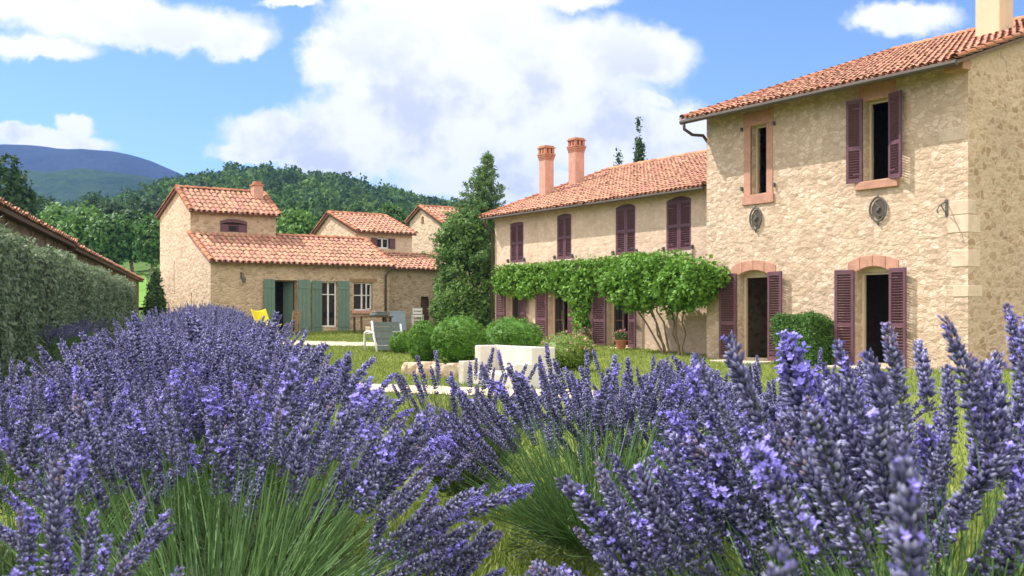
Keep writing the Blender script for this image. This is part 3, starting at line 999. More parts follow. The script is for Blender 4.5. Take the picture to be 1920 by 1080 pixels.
# ------------------------------------------------------------------ long plastered farmhouse
def build_long_house():
    root = thing('plastered_farmhouse', 'long two storey sand plastered farmhouse with closed plum shutters and two brick chimneys', 'house',
                 (-0.649, 40.565, 0), FARM_ROT)
    L, D, zt, oh, sl = 11.75, 10.5, 5.14, 0.45, 0.363
    rv = 5.78
    zr = zt + rv * sl
    zb = zt + 0.35
    ups = [(1.03, 1.90, 3.20, 4.66, 0.04), (3.95, 4.78, 3.20, 4.72, 0.07), (7.14, 8.12, 3.20, 4.74, 0.1), (9.56, 10.64, 3.20, 4.74, 0.12)]
    doors = [(0.78, 1.75, 0.42, 2.25), (3.45, 4.66, 0.33, 2.25), (6.72, 7.84, 0.24, 2.27)]
    holes = [arch_poly(*u) for u in ups] + [arch_poly(*d, 0.0) for d in doors]
    mb = MB()
    mb.prism([(0, -0.3), (L, -0.3), (L, zt), (0, zt)], (0, 0, 0), X_, Z_, Y_, 0.36, holes, back=False, sides=False)
    prof = [(0, -0.3), (D, -0.3), (D, zb), (rv, zr), (0, zt)]
    mb.prism(prof, (0, 0, 0), Y_, Z_, (1, 0, 0), 0.3, back=False, sides=False)
    mb.prism([(0, -0.3), (L, -0.3), (L, zb), (0, zb)], (0, D, 0), X_, Z_, Y_, 0.3, back=False, sides=False)
    obj('wall', mb, MAT['plaster_house'], root)
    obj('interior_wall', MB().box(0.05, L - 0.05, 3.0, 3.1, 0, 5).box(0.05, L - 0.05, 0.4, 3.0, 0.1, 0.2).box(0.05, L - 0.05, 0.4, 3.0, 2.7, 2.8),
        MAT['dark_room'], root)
    rf = (MB(), MB())
    slope(rf, -0.22, L, -oh, zt - oh * sl, rv, zr, 15)
    slope(rf, -0.22, L, D + 0.3, zb - 0.3 * (zr - zb) / (D - rv), rv, zr, 16)
    ridge_row(rf[0], (-0.22, rv, zr + 0.03), (L, rv, zr + 0.03), 0.14, 13)
    roof = obj('roof', rf[0], MAT['tile'], root)
    obj('roof_deck', rf[1], MAT['deck'], roof)
    for (yc, ztop, hw) in ((2.05, 7.25, 0.205), (3.50, 7.68, 0.225)):
        chimney_parts(roof, 0.30, 0.30 + 2 * hw, yc - hw, yc + hw, zt + sl * (yc - 0.5), ztop, MAT['brick_pink'], MAT['brick'], 'crown')
    ge = zt - oh * sl - 0.05
    gt = MB().tube([(-0.22, -oh - 0.02, ge - 0.02), (L - 0.1, -oh - 0.02, ge)], 0.05, 8)
    obj('gutter', gt, MAT['zinc'], root)
    obj('downpipe', MB().tube([(-0.02, -oh - 0.02, ge - 0.02), (-0.04, -oh + 0.02, ge - 0.2), (-0.05, -0.09, ge - 0.45), (-0.05, -0.09, 0.1)], 0.05, 8),
        MAT['zinc'], root, smooth=True)
    for (x0, x1, z0, zs, rise) in ups:
        fr = frame_mb(x0, x1, z0, zs, 0.12, 0.05, 0.05, 0)
        fr.prism(arch_poly(x0, x1, zs - 0.02, zs, rise), (0, 0.06, 0), X_, Z_, Y_, 0.05)
        wn = obj('window', fr, MAT['shutter'], root, 'window closed by plum louvred shutters')
        h = (x1 - x0) / 2
        obj('shutter', shutter_mb(h - 0.01, z0 + 0.01, zs, True, 0, (x0 + 0.004, 0.055), 1), MAT['shutter'], wn)
        obj('shutter', shutter_mb(h - 0.01, z0 + 0.01, zs, True, 0, (x1 - 0.004, 0.055), -1), MAT['shutter'], wn)
        obj('sill', MB().box(x0 - 0.12, x1 + 0.10, -0.08, 0.1, z0 - 0.12, z0 - 0.002), MAT['slab'], wn, bevel=0.01)
        st = MB()
        for xx in (x0 - 0.09, x1 + 0.09):
            st.box(xx - 0.02, xx + 0.02, -0.08, 0.0, z0 + 0.02, z0 + 0.16)
            st.box(xx - 0.05, xx + 0.05, -0.09, -0.08, z0 + 0.1, z0 + 0.13)
        obj('shutter_catch', st, MAT['iron'], wn)
    for (x0, x1, z0, zs), ws in zip(doors, ((0.46, 0.5), (0.56, 0.42), (0.6, 0.5))):
        dr = obj('door', frame_mb(x0, x1, z0, zs, 0.22, 0.055, 0.06, 0), MAT['cream_paint'], root)
        sr = MB()
        sr.box(x0 - 0.02, x1 + 0.02, -0.02, 0.08, zs + 0.002, zs + 0.14)
        obj('lintel', sr, MAT['plaster_reveal'], dr)
        obj('shutter', shutter_mb(ws[0], z0, zs + 0.03, True, R(10), (x0 - 0.02, -0.035), -1), MAT['shutter'], dr)
        obj('shutter', shutter_mb(ws[1], z0, zs + 0.03, True, R(14), (x1 + 0.02, -0.035), 1), MAT['shutter'], dr)
        obj('door_leaf', frame_mb(x0 + 0.06, (x0 + x1) / 2, z0 + 0.03, zs - 0.06, 0.23, 0.07, 0.045, 0, (1.1,)), MAT['dark_wood'], dr)
        obj('pane', pane_mb(x0 + 0.08, (x0 + x1) / 2, z0 + 0.05, zs - 0.08, 0.245), MAT['glass'], dr)
        obj('step', MB().box(x0 - 0.3, x1 + 0.3, -0.6, 0.2, z0 - 0.4, z0 - 0.003), MAT['slab'], dr, bevel=0.02)
    return root


MAT['brick_pink'] = plain('pink chimney plaster', (0.52, 0.29, 0.215), 0.9, 0.18, 6.0, 0.15, bstr=0.35)
build_stone_house()
build_long_house()


# ------------------------------------------------------------------ cottages on the left
def build_cottage():
    root = thing('stone_cottage', 'low stone cottage with sage green shutters and a raised upper storey at its left end', 'house',
                 (-11.92, 42.18, 0), COTT_ROT)
    L, zt, oh = 7.93, 3.52, 0.30
    xu, yu = 3.74, 2.55
    zl = 4.70
    sl = (zl - zt) / yu
    dr_ = (2.66, 3.66, 0.46, 2.72)
    w1 = (4.74, 5.46, 0.78, 2.70)
    w2 = (6.22, 7.12, 1.48, 2.68)
    mb = MB()
    mb.prism([(0, -0.1), (L, -0.1), (L, zt), (0, zt)], (0, 0, 0), X_, Z_, Y_, 0.3,
             [arch_poly(*dr_, 0), arch_poly(*w1, 0), arch_poly(*w2, 0)], back=False, sides=False)
    up = (1.26, 2.44, 4.80, 5.13, 0.10)
    mb.prism([(0, 4.4), (xu, 4.4), (xu, 5.74), (0, 5.74)], (0, yu, 0), X_, Z_, Y_, 0.25, [arch_poly(*up)], back=False, sides=False)
    mb.prism([(0, -0.1), (yu, -0.1), (5.1, -0.1), (5.1, zt), (yu, zl), (0, zt)], (L, 0, 0), Y_, Z_, (-1, 0, 0), 0.2, back=False, sides=False)
    mb.prism([(yu, 4.2), (6.92, 4.2), (6.92, 5.74), (4.15, 6.70), (yu, 5.74)], (xu, 0, 0), Y_, Z_, (-1, 0, 0), 0.2, back=False, sides=False)
    mb.prism([(xu, -0.1), (L, -0.1), (L, zt), (xu, zt)], (0, 5.1, 0), X_, Z_, Y_, 0.2, back=False, sides=False)
    mb.prism([(0, -0.1), (xu, -0.1), (xu, 5.74), (0, 5.74)], (0, 6.92, 0), X_, Z_, Y_, 0.2, back=False, sides=False)
    obj('wall', mb, MAT['stone_cottage'], root)
    g = MB()
    slits = [arch_poly(4.75, 4.86, 2.2, 3.6, 0), arch_poly(2.35, 2.46, 0.6, 2.2, 0)]
    g.prism([(0, -0.1), (6.92, -0.1), (6.92, 5.74), (4.15, 6.70), (yu, 5.74), (yu, zl), (0, zt)], (0, 0, 0), Y_, Z_, X_, 0.25, slits, back=False, sides=False)
    obj('gable_wall', g, MAT['plaster_cottage'], root)
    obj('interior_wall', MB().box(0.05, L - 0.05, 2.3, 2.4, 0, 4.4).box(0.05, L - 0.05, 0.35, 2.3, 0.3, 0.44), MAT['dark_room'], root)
    rf = (MB(), MB())
    slope(rf, -0.12, L + 0.14, -oh, zt - oh * sl, yu, zl, 25, p=0.24, row=0.38)
    slope(rf, xu + 0.02, L + 0.14, 5.4, zt - oh * sl, yu, zl, 26, verge=False)
    ru = (MB(), MB())
    slope(ru, -0.12, xu + 0.12, 2.28, 5.74 - 0.27 * 0.6, 4.15, 6.70, 27, p=0.24, row=0.38)
    slope(ru, -0.12, xu + 0.12, 7.2, 5.74 - 0.28 * 0.35, 4.15, 6.70, 28)
    ridge_row(ru[0], (-0.12, 4.15, 6.74), (xu + 0.12, 4.15, 6.74), 0.13, 23)
    ridge_row(rf[0], (xu + 0.05, yu, zl + 0.04), (L + 0.12, yu, zl + 0.04), 0.13, 24)
    roof = obj('roof', rf[0], MAT['tile'], root)
    obj('roof_deck', rf[1], MAT['deck'], roof)
    uroof = obj('upper_roof', ru[0], MAT['tile'], root)
    obj('roof_deck', ru[1], MAT['deck'], uroof)
    chimney_parts(uroof, 3.12, 3.54, 3.55, 3.97, 6.2, 6.98, MAT['brick_pink'], MAT['brick'])
    obj('downpipe', MB().tube([(L - 0.1, -oh + 0.02, zt - 0.2), (L - 0.14, -0.2, zt - 0.35), (L - 0.22, -0.08, zt - 0.55), (L - 0.22, -0.07, 0.3)], 0.05, 8),
        MAT['zinc'], root, smooth=True)
    # upper arched window with plum shutters
    x0, x1, z0, zs, rise = up
    wn = obj('window', frame_mb(x0, x1, z0, zs, yu + 0.14, 0.05, 0.05, 2), MAT['shutter'], root, 'low arched window with plum shutters under the upper roof')
    obj('pane', pane_mb(x0, x1, z0, zs + rise, yu + 0.16), MAT['glass'], wn)
    ar = MB()
    n = 8
    for i in range(n):
        pts = []
        for t_, e in ((i / n, 0.0), ((i + 1) / n, 0.0), ((i + 1) / n, 0.13), (i / n, 0.13)):
            x = x0 + (x1 - x0) * t_
            pts.append((x, zs + rise * (1 - (2 * t_ - 1) ** 2) + e + (0.002 if e == 0 else 0)))
        ar.prism(pts, (0, yu - 0.015, 0), X_, Z_, Y_, 0.05)
    obj('lintel', ar, MAT['shutter'], wn)
    obj('shutter', MB().box(x0 + 0.02, x0 + 0.36, yu + 0.06, yu + 0.09, z0, zs), MAT['shutter'], wn)
    obj('shutter', MB().box(x1 - 0.36, x1 - 0.02, yu + 0.06, yu + 0.09, z0, zs), MAT['shutter'], wn)
    # open door with sage shutters
    x0, x1, z0, z1 = dr_
    d = obj('door', frame_mb(x0, x1, z0, z1, 0.2, 0.05, 0.06, 0), MAT['wood'], root, 'open doorway between sage green shutters')
    obj('shutter', plank_shutter_mb(0.50, z0, z1 + 0.02, (x0 - 0.01, -0.03), -1, R(8)), MAT['green_paint'], d)
    obj('shutter', plank_shutter_mb(0.50, z0, z1 + 0.02, (x1 + 0.01, -0.03), 1, R(8)), MAT['green_paint'], d)
    lf = obj('door_leaf', MB().box(0, 0.5, 0, 0.04, z0 + 0.06, z1 - 0.06), MAT['green_paint'], d)
    lf.location = (x1 - 0.06, 0.3, 0)
    lf.rotation_euler = (0, 0, R(120))
    # two white framed windows
    for (x0, x1, z0, z1), sh in ((w1, True), (w2, False)):
        wn = obj('window', frame_mb(x0, x1, z0, z1, 0.16, 0.06, 0.06, 1, (z1 - 0.55,)), MAT['white_paint'], root,
                 'tall white framed window between sage green shutters' if sh else 'white framed window over a brick sill')
        obj('pane', pane_mb(x0, x1, z0, z1, 0.19), MAT['glass'], wn)
        if sh:
            obj('shutter', plank_shutter_mb(0.5, z0 - 0.25, z1 + 0.02, (x0 - 0.01, -0.03), -1, R(10)), MAT['green_paint'], wn)
            obj('shutter', plank_shutter_mb(0.5, z0 - 0.25, z1 + 0.02, (x1 + 0.01, -0.03), 1, R(8)), MAT['green_paint'], wn)
        else:
            obj('sill', MB().box(x0 - 0.14, x1 + 0.2, -0.1, 0.12, z0 - 0.14, z0 - 0.002), MAT['brick_pink'], wn, bevel=0.01)
            obj('lintel', MB().box(x0 - 0.2, x1 + 0.2, -0.015, 0.1, z1 + 0.002, z1 + 0.16), MAT['wood'], wn)
            lf = obj('casement', frame_mb(0, 0.4, z0 + 0.05, z1 - 0.05, 0, 0.045, 0.035, 0, (z1 - 0.55,)), MAT['white_paint'], wn)
            lf.location = (x1 - 0.03, 0.13, 0)
            lf.rotation_euler = (0, 0, R(-150))
    return root


def build_rear_cottage():
    root = thing('rear_cottage', 'smaller cottage with stepped tiled roofs behind the right end of the stone cottage', 'house',
                 (-12.37, 42.84, 0), COTT_ROT)
    x0, L = 8.02, 11.9
    zt, yu, zl = 3.42, 2.55, 4.2
    d = (9.95, 10.42, 0.5, 2.12)
    mb = MB()
    mb.prism([(x0, -0.1), (L, -0.1), (L, zt), (x0, zt)], (0, 0, 0), X_, Z_, Y_, 0.3, [arch_poly(*d, 0)], back=False, sides=False)
    mb.prism([(0, -0.1), (7.6, -0.1), (7.6, 3.4), (yu, zl), (0, zt)], (L, 0, 0), Y_, Z_, (-1, 0, 0), 0.2, back=False, sides=False)
    obj('wall', mb, MAT['stone_cottage'], root)
    xa, xb = 7.98, 10.9
    wu = (8.72, 9.98, 4.42, 4.82, 0.12)
    up = MB()
    up.prism([(xa, 4.0), (xb, 4.0), (xb, 5.22), (xa, 5.22)], (0, yu, 0), X_, Z_, Y_, 0.25, [arch_poly(*wu)], back=False, sides=False)
    gp = [(yu, 0), (7.4, 0), (7.4, 5.30), (5.48, 6.22), (yu, 5.22)]
    up.prism(gp, (xa, 0, 0), Y_, Z_, X_, 0.2, back=False, sides=False)
    up.prism(gp, (xb, 0, 0), Y_, Z_, X_, 0.2, back=False, sides=False)
    up.prism([(xa, 0), (xb, 0), (xb, 5.3), (xa, 5.3)], (0, 7.4, 0), X_, Z_, Y_, 0.2, back=False, sides=False)
    obj('upper_wall', up, MAT['plaster_cottage'], root)
    rf = (MB(), MB())
    slope(rf, x0 + 0.06, L + 0.12, -0.25, zt - 0.25 * 0.306, yu, zl, 35, p=0.24, row=0.38)
    ru = (MB(), MB())
    slope(ru, xa - 0.12, xb + 0.12, yu - 0.25, 5.22 - 0.25 * 0.34, 5.48, 6.22, 36, p=0.24, row=0.38)
    slope(ru, xa - 0.12, xb + 0.12, 7.65, 5.30 - 0.25 * 0.48, 5.48, 6.22, 37)
    ridge_row(ru[0], (xa - 0.12, 5.48, 6.26), (xb + 0.12, 5.48, 6.26), 0.13, 33)
    uroof = obj('upper_roof', ru[0], MAT['tile'], root)
    obj('roof_deck', ru[1], MAT['deck'], uroof)
    roof = obj('roof', rf[0], MAT['tile'], root)
    obj('roof_deck', rf[1], MAT['deck'], roof)
    a, b, z0, zs, rise = wu
    wn = obj('window', frame_mb(a + 0.3, b - 0.3, z0, zs + rise * 0.8, yu + 0.1, 0.06, 0.05, 1), MAT['white_paint'], root, 'arched white window with plum shutters')
    obj('pane', pane_mb(a, b, z0, zs + rise, yu + 0.13), MAT['glass'], wn)
    obj('shutter', MB().box(a, a + 0.3, yu - 0.04, yu - 0.005, z0, zs + 0.08), MAT['shutter'], wn)
    obj('shutter', MB().box(b - 0.3, b, yu - 0.04, yu - 0.005, z0, zs + 0.08), MAT['shutter'], wn)
    dd = obj('door', frame_mb(*d, 0.1, 0.05, 0.06, 0), MAT['dark_wood'], root)
    obj('door_leaf', MB().box(d[0] + 0.05, d[1] - 0.05, 0.13, 0.16, d[2], d[3] - 0.05), MAT['dark_wood'], dd)


def build_far_house():
    root = thing('gabled_house', 'plastered house end with a tall lit gable rising behind the conifer', 'house', (-3.3, 54.0, 0), COTT_ROT)
    g = [(0, 0), (3.9, 0), (3.9, 6.35), (2.62, 6.95), (0, 5.8)]
    mb = MB()
    mb.prism(g, (0, 0, 0), Y_, Z_, X_, 0.2, [arch_poly(2.35, 2.62, 6.05, 6.4, 0.08)], back=False, sides=False)
    mb.prism(g, (7, 0, 0), Y_, Z_, X_, 0.2, back=False, sides=False)
    mb.prism([(0, 0), (7, 0), (7, 5.8), (0, 5.8)], (0, 0, 0), X_, Z_, Y_, 0.2, back=False, sides=False)
    mb.prism([(0, 0), (7, 0), (7, 6.35), (0, 6.35)], (0, 3.9, 0), X_, Z_, Y_, 0.2, back=False, sides=False)
    obj('wall', mb, MAT['plaster_cottage'], root)
    rf = (MB(), MB())
    slope(rf, -0.14, 7.1, -0.25, 5.8 - 0.11, 2.62, 6.97, 45, p=0.24)
    slope(rf, -0.14, 7.1, 4.1, 6.35 - 0.1, 2.62, 6.97, 46, p=0.24)
    ridge_row(rf[0], (-0.14, 2.62, 7.0), (7.1, 2.62, 7.0), 0.13, 43)
    roof = obj('roof', rf[0], MAT['tile'], root)
    obj('roof_deck', rf[1], MAT['deck'], roof)


def build_barns():
    # wall line behind the hedge; local x runs along the wall away from the camera
    rot = math.atan2(1.0, -0.28)
    for nm, lab, s0, s1, zt, pitch, ch in (
            ('stone_barn', 'long low barn of dark stone behind the clipped hedge, with a brick chimney', -7.0, 9.6, 2.96, 0.10, 4.9),
            ('stone_shed', 'stone shed with a raised tiled roof beyond the far end of the hedge', 9.75, 35.0, 2.90, 0.10, None)):
        root = thing(nm, lab, 'barn', (-7.95, 16.0, 0), rot)
        D = 5.5
        mb = MB()
        mb.prism([(s0, -0.1), (s1, -0.1), (s1, zt), (s0, zt)], (0, 0, 0), X_, Z_, Y_, 0.3, back=False, sides=False)
        for s in (s0, s1):
            mb.prism([(0, -0.1), (D, -0.1), (D, zt - 0.1), (D / 2, zt + D / 2 * pitch), (0, zt)], (s, 0, 0), Y_, Z_, X_, 0.2, back=False, sides=False)
        mb.prism([(s0, -0.1), (s1, -0.1), (s1, zt - 0.1), (s0, zt - 0.1)], (0, D, 0), X_, Z_, Y_, 0.2, back=False, sides=False)
        obj('wall', mb, MAT['stone_barn'], root)
        rf = (MB(), MB())
        slope(rf, s0 - 0.1, s1 + 0.1, -0.2, zt - 0.02, D / 2, zt + D / 2 * pitch, 55, p=0.23)
        slope(rf, s0 - 0.1, s1 + 0.1, D + 0.2, zt - 0.1, D / 2, zt + D / 2 * pitch, 56, p=0.23)
        if ch is None:
            ru = (MB(), rf[1])
            slope(ru, 11.5, 17.5, 1.2, zt + 0.15, 3.4, zt + 0.95, 57, p=0.23)
            slope(ru, 11.5, 17.5, 5.4, zt + 0.1, 3.4, zt + 0.95, 58, p=0.23)
            obj('upper_roof', ru[0], MAT['tile'], root)
            b = MB().box(11.6, 17.4, 1.35, 5.2, zt - 0.1, zt + 0.22)
            obj('upper_wall', b, MAT['stone_barn'], root)
        roof = obj('roof', rf[0], MAT['tile'], root)
        obj('roof_deck', rf[1], MAT['deck'], roof)
        if ch:
            chimney_parts(roof, ch - 0.3, ch + 0.9, 1.6, 2.1, zt, zt + 0.62, MAT['brick'], MAT['brick'])


build_cottage()
build_rear_cottage()
build_far_house()
build_barns()


# ------------------------------------------------------------------ foliage tools
def unit(v):
    return v / np.maximum(1e-9, np.linalg.norm(v, axis=-1, keepdims=True))


def leaves(mb, P, N, size, col, asp=0.55, rng=RNG, bend=0.12):
    n = len(P)
    N = unit(N)
    t = unit(np.cross(N, rng.normal(size=(n, 3))))
    b = np.cross(N, t)
    L = (size * (0.6 + 0.8 * rng.random((n, 1)))) * 0.5
    W = L * asp
    vs = np.stack([P - t * L, P + b * W - N * L * bend, P + t * L, P - b * W - N * L * bend], 1).reshape(-1, 3)
    f = np.arange(n)[:, None] * 4 + np.arange(4)[None, :]
    mb.add(vs, f, np.repeat(col, 4, 0))


def ell_points(ells, n, rng=RNG, rlo=0.85, rhi=1.03):
    E = np.asarray(ells, float)
    wgt = (E[:, 3] * E[:, 4] + E[:, 4] * E[:, 5] + E[:, 3] * E[:, 5])
    k = rng.choice(len(E), size=n, p=wgt / wgt.sum())
    d = unit(rng.normal(size=(n, 3)))
    r = rlo + (rhi - rlo) * rng.random((n, 1))
    P = E[k, :3] + d * E[k, 3:6] * r
    N = unit(d / E[k, 3:6])
    inside = np.zeros(n, bool)
    for e in E:
        q = (P - e[:3]) / e[3:6]
        inside |= (q ** 2).sum(1) < 0.62
    return P[~inside], N[~inside]


def foliage(ells, n_cl, per, cl_r, leaf, cols, asp=0.55, rng=RNG, out=0.9, rlo=0.85, rhi=1.05, zmin=None, mb=None):
    """leaf clumps spread over the skin of a set of ellipsoids"""
    mb = mb or MB()
    P, N = ell_points(ells, n_cl, rng, rlo, rhi)
    n = len(P)
    ca, cb = np.array(cols[0]), np.array(cols[1])
    k = rng.random((n, 1))
    P2 = np.repeat(P, per, 0) + rng.normal(size=(n * per, 3)) * cl_r
    N2 = np.repeat(N, per, 0) * out + rng.normal(size=(n * per, 3)) * 0.75 + np.array((0, 0, 0.25))
    kk = np.clip(np.repeat(k, per, 0) * 0.55 + 0.45 * rng.random((n * per, 1)), 0, 1)
    C = ca + (cb - ca) * kk
    if zmin is not None:
        ok = P2[:, 2] > zmin
        P2, N2, C = P2[ok], N2[ok], C[ok]
    leaves(mb, P2, N2, leaf, C, asp, rng)
    return mb


def core(mb, ells, k, col, rng=RNG):
    """a rough solid heart of twigs so that a dense shrub is not see-through"""
    for e in ells:
        vs, f = [], []
        nu, nv = 12, 7
        for j in range(nv + 1):
            ph = math.pi * j / nv
            for i in range(nu):
                th = 2 * math.pi * i / nu
                r = k * (0.94 + 0.12 * rng.random())
                vs.append((e[0] + math.sin(ph) * math.cos(th) * e[3] * r, e[1] + math.sin(ph) * math.sin(th) * e[4] * r, e[2] + math.cos(ph) * e[5] * r))
        for j in range(nv):
            for i in range(nu):
                a, b = j * nu + i, j * nu + (i + 1) % nu
                f.append((a, b, b + nu, a + nu))
        mb.add(vs, f, col)


def limb(mb, p, q, r0, r1, n=4, wob=0.05, rng=random):
    p, q = Vector(p), Vector(q)
    pts = []
    L = (q - p).length
    for i in range(n + 1):
        t = i / n
        w_ = Vector((rng.uniform(-1, 1), rng.uniform(-1, 1), rng.uniform(-0.4, 0.4))) * wob * L * (0 if i in (0, n) else 1)
        pts.append(p.lerp(q, t) + w_)
    mb.tube(pts, [r0 + (r1 - r0) * i / n for i in range(n + 1)], 6)
    return pts


def tree(name, label, x, y, z, h, rad, cols, kind='round', group=None, leaf=0.3, n=500, per=9, seed=1):
    rg = np.random.default_rng(seed)
    rd = random.Random(seed)
    root = thing(name, label, 'tree', (x, y, z), 0, group)
    tr = MB()
    ells = []
    if kind == 'cypress':
        limb(tr, (0, 0, -0.3), (0, 0, h * 0.8), rad * 0.22, rad * 0.06)
        for i in range(9):
            t = i / 8
            r = rad * (math.sin(math.pi * min(1, 0.18 + t * 0.82)) ** 0.7) * (1 - 0.35 * t) + 0.05
            ells.append((rd.uniform(-.1, .1) * rad, rd.uniform(-.1, .1) * rad, h * (0.08 + 0.87 * t), r, r, h * 0.1))
    elif kind == 'conifer':
        pts = limb(tr, (0, 0, -0.3), (0, 0, h * 0.95), rad * 0.16, 0.03, 6, 0.01, rd)
        for i in range(26):
            t = 0.1 + 0.86 * i / 25
            a = i * 2.4 + rd.uniform(-.4, .4)
            r = rad * (1 - t) ** 0.75 * rd.uniform(0.7, 1.2)
            zc = h * t
            limb(tr, (0, 0, zc - r * 0.15), (math.cos(a) * r, math.sin(a) * r, zc + r * 0.15), 0.05, 0.01, 3, 0.04, rd)
            for s in (0.45, 0.9):
                ells.append((math.cos(a) * r * s, math.sin(a) * r * s, zc + r * 0.15 * s, r * 0.42 + .06, r * 0.42 + .06, 0.12 + r * 0.16))
    else:
        fork = h * rd.uniform(0.22, 0.32)
        limb(tr, (0, 0, -0.4), (0, 0, fork), rad * 0.11, rad * 0.08, 4, 0.03, rd)
        nb = 9
        for i in range(nb):
            a = 2 * math.pi * i / nb + rd.uniform(-.3, .3)
            r = rad * rd.uniform(0.35, 0.68)
            zc = h * rd.uniform(0.4, 0.84)
            q = (math.cos(a) * r, math.sin(a) * r, zc)
            limb(tr, (0, 0, fork * rd.uniform(0.85, 1)), q, rad * 0.05, rad * 0.012, 4, 0.05, rd)
            s = rad * rd.uniform(0.36, 0.56)
            ells.append((*q, s, s, s * 0.8 * h / (2 * rad) * 1.1))
        ells.append((0, 0, h * 0.83, rad * 0.45, rad * 0.45, h * 0.17))
        ells.append((0, 0, h * 0.55, rad * 0.6, rad * 0.6, h * 0.25))
    obj('trunk', tr, MAT['bark'], root)
    fo = foliage(ells, n, per, leaf * 0.55, leaf, cols, 0.6, rg, rlo=0.6, rhi=1.08)
    obj('crown', fo, MAT['leaf'], root)
    return root


DARK = ((0.028, 0.062, 0.018), (0.075, 0.135, 0.036))
MID = ((0.05, 0.115, 0.026), (0.12, 0.23, 0.045))
BRIGHT = ((0.085, 0.185, 0.035), (0.165, 0.30, 0.06))


def at(px, y):
    return (px - 960) / 2000.0 * y


# trees on the slope behind the hedge
for i, (px, top, base, wid, Yd, cols, nm, lab, grp, lf, n) in enumerate([
    (12, 296, 420, 120, 66, DARK, 'broadleaf_tree', 'tall dark broadleaf tree at the left edge, rising behind the barn chimney', None, 0.32, 900),
    (108, 392, 470, 80, 108, BRIGHT, 'willow_tree', 'pale yellow green tree on the slope behind the barn roof', None, 0.5, 500),
    (160, 404, 478, 84, 101, BRIGHT, 'willow_tree', 'bright green rounded tree left of the darker slope trees', None, 0.5, 500),
    (205, 412, 476, 64, 97, MID, 'broadleaf_tree', 'mid green tree between the bright tree and the dark tree on the slope', None, 0.45, 420),
    (248, 400, 478, 74, 104, DARK, 'broadleaf_tree', 'dark rounded tree on the slope left of the stone cottage', None, 0.5, 520),
    (285, 412, 492, 50, 92, MID, 'broadleaf_tree', 'mid green tree just left of the stone cottage gable', None, 0.42, 380),
    (222, 384, 432, 60, 150, DARK, 'broadleaf_tree', None, 'dark trees along the far field edge', 0.6, 260),
    (272, 378, 430, 62, 160, DARK, 'broadleaf_tree', None, 'dark trees along the far field edge', 0.6, 260),
    (185, 376, 412, 50, 175, DARK, 'broadleaf_tree', None, 'dark trees along the far field edge', 0.65, 240),
    (78, 372, 430, 60, 150, DARK, 'broadleaf_tree', None, 'dark trees along the far field edge', 0.6, 260),
    (30, 372, 430, 60, 140, DARK, 'broadleaf_tree', None, 'dark trees along the far field edge', 0.6, 260),
    (552, 402, 470, 74, 92, BRIGHT, 'broadleaf_tree', 'bright green tree between the two cottage roofs', None, 0.45, 420),
    (505, 404, 470, 60, 98, MID, 'broadleaf_tree', 'mid green tree rising behind the cottage chimney', None, 0.45, 380),
    (740, 392, 460, 50, 110, MID, 'broadleaf_tree', 'mid green tree behind the rear cottage roof', None, 0.45, 300),
]):
    zb = 1.25 + (592 - base) / 2000.0 * Yd
    h = (base - top) / 2000.0 * Yd * 1.03
    z_g = float(hill_z(at(px, Yd), Yd))
    if z_g < zb:
        h += zb - z_g
    tree(nm, lab or 'dark broadleaf tree standing along the far field edge on the slope', at(px, Yd), Yd, z_g, h, wid / 2000.0 * Yd * 0.5, cols,
         'round', grp, lf, int(n * 2.2), 9, 100 + i)

# cypresses and the conifer
c0 = tree('cypress_tree', 'tall narrow cypress peeking over the plastered farmhouse roof', at(1197, 72), 72, 0.8, 13.1, 0.62, DARK, 'cypress', None, 0.19, 4200, 8, 301)
tree('cypress_tree', 'shorter cypress left of the tall one above the farmhouse roof', at(1158, 74), 74, 0.8, 11.4, 0.75, DARK, 'cypress', None, 0.19, 4200, 8, 302)
tree('cypress_tree', 'small dark cypress beside the cottage gable at the hedge end', at(291, 41), 41, Tz(at(291, 41), 41) - 0.1, 2.75, 0.36, DARK, 'cypress', None, 0.11, 1600, 8, 303)


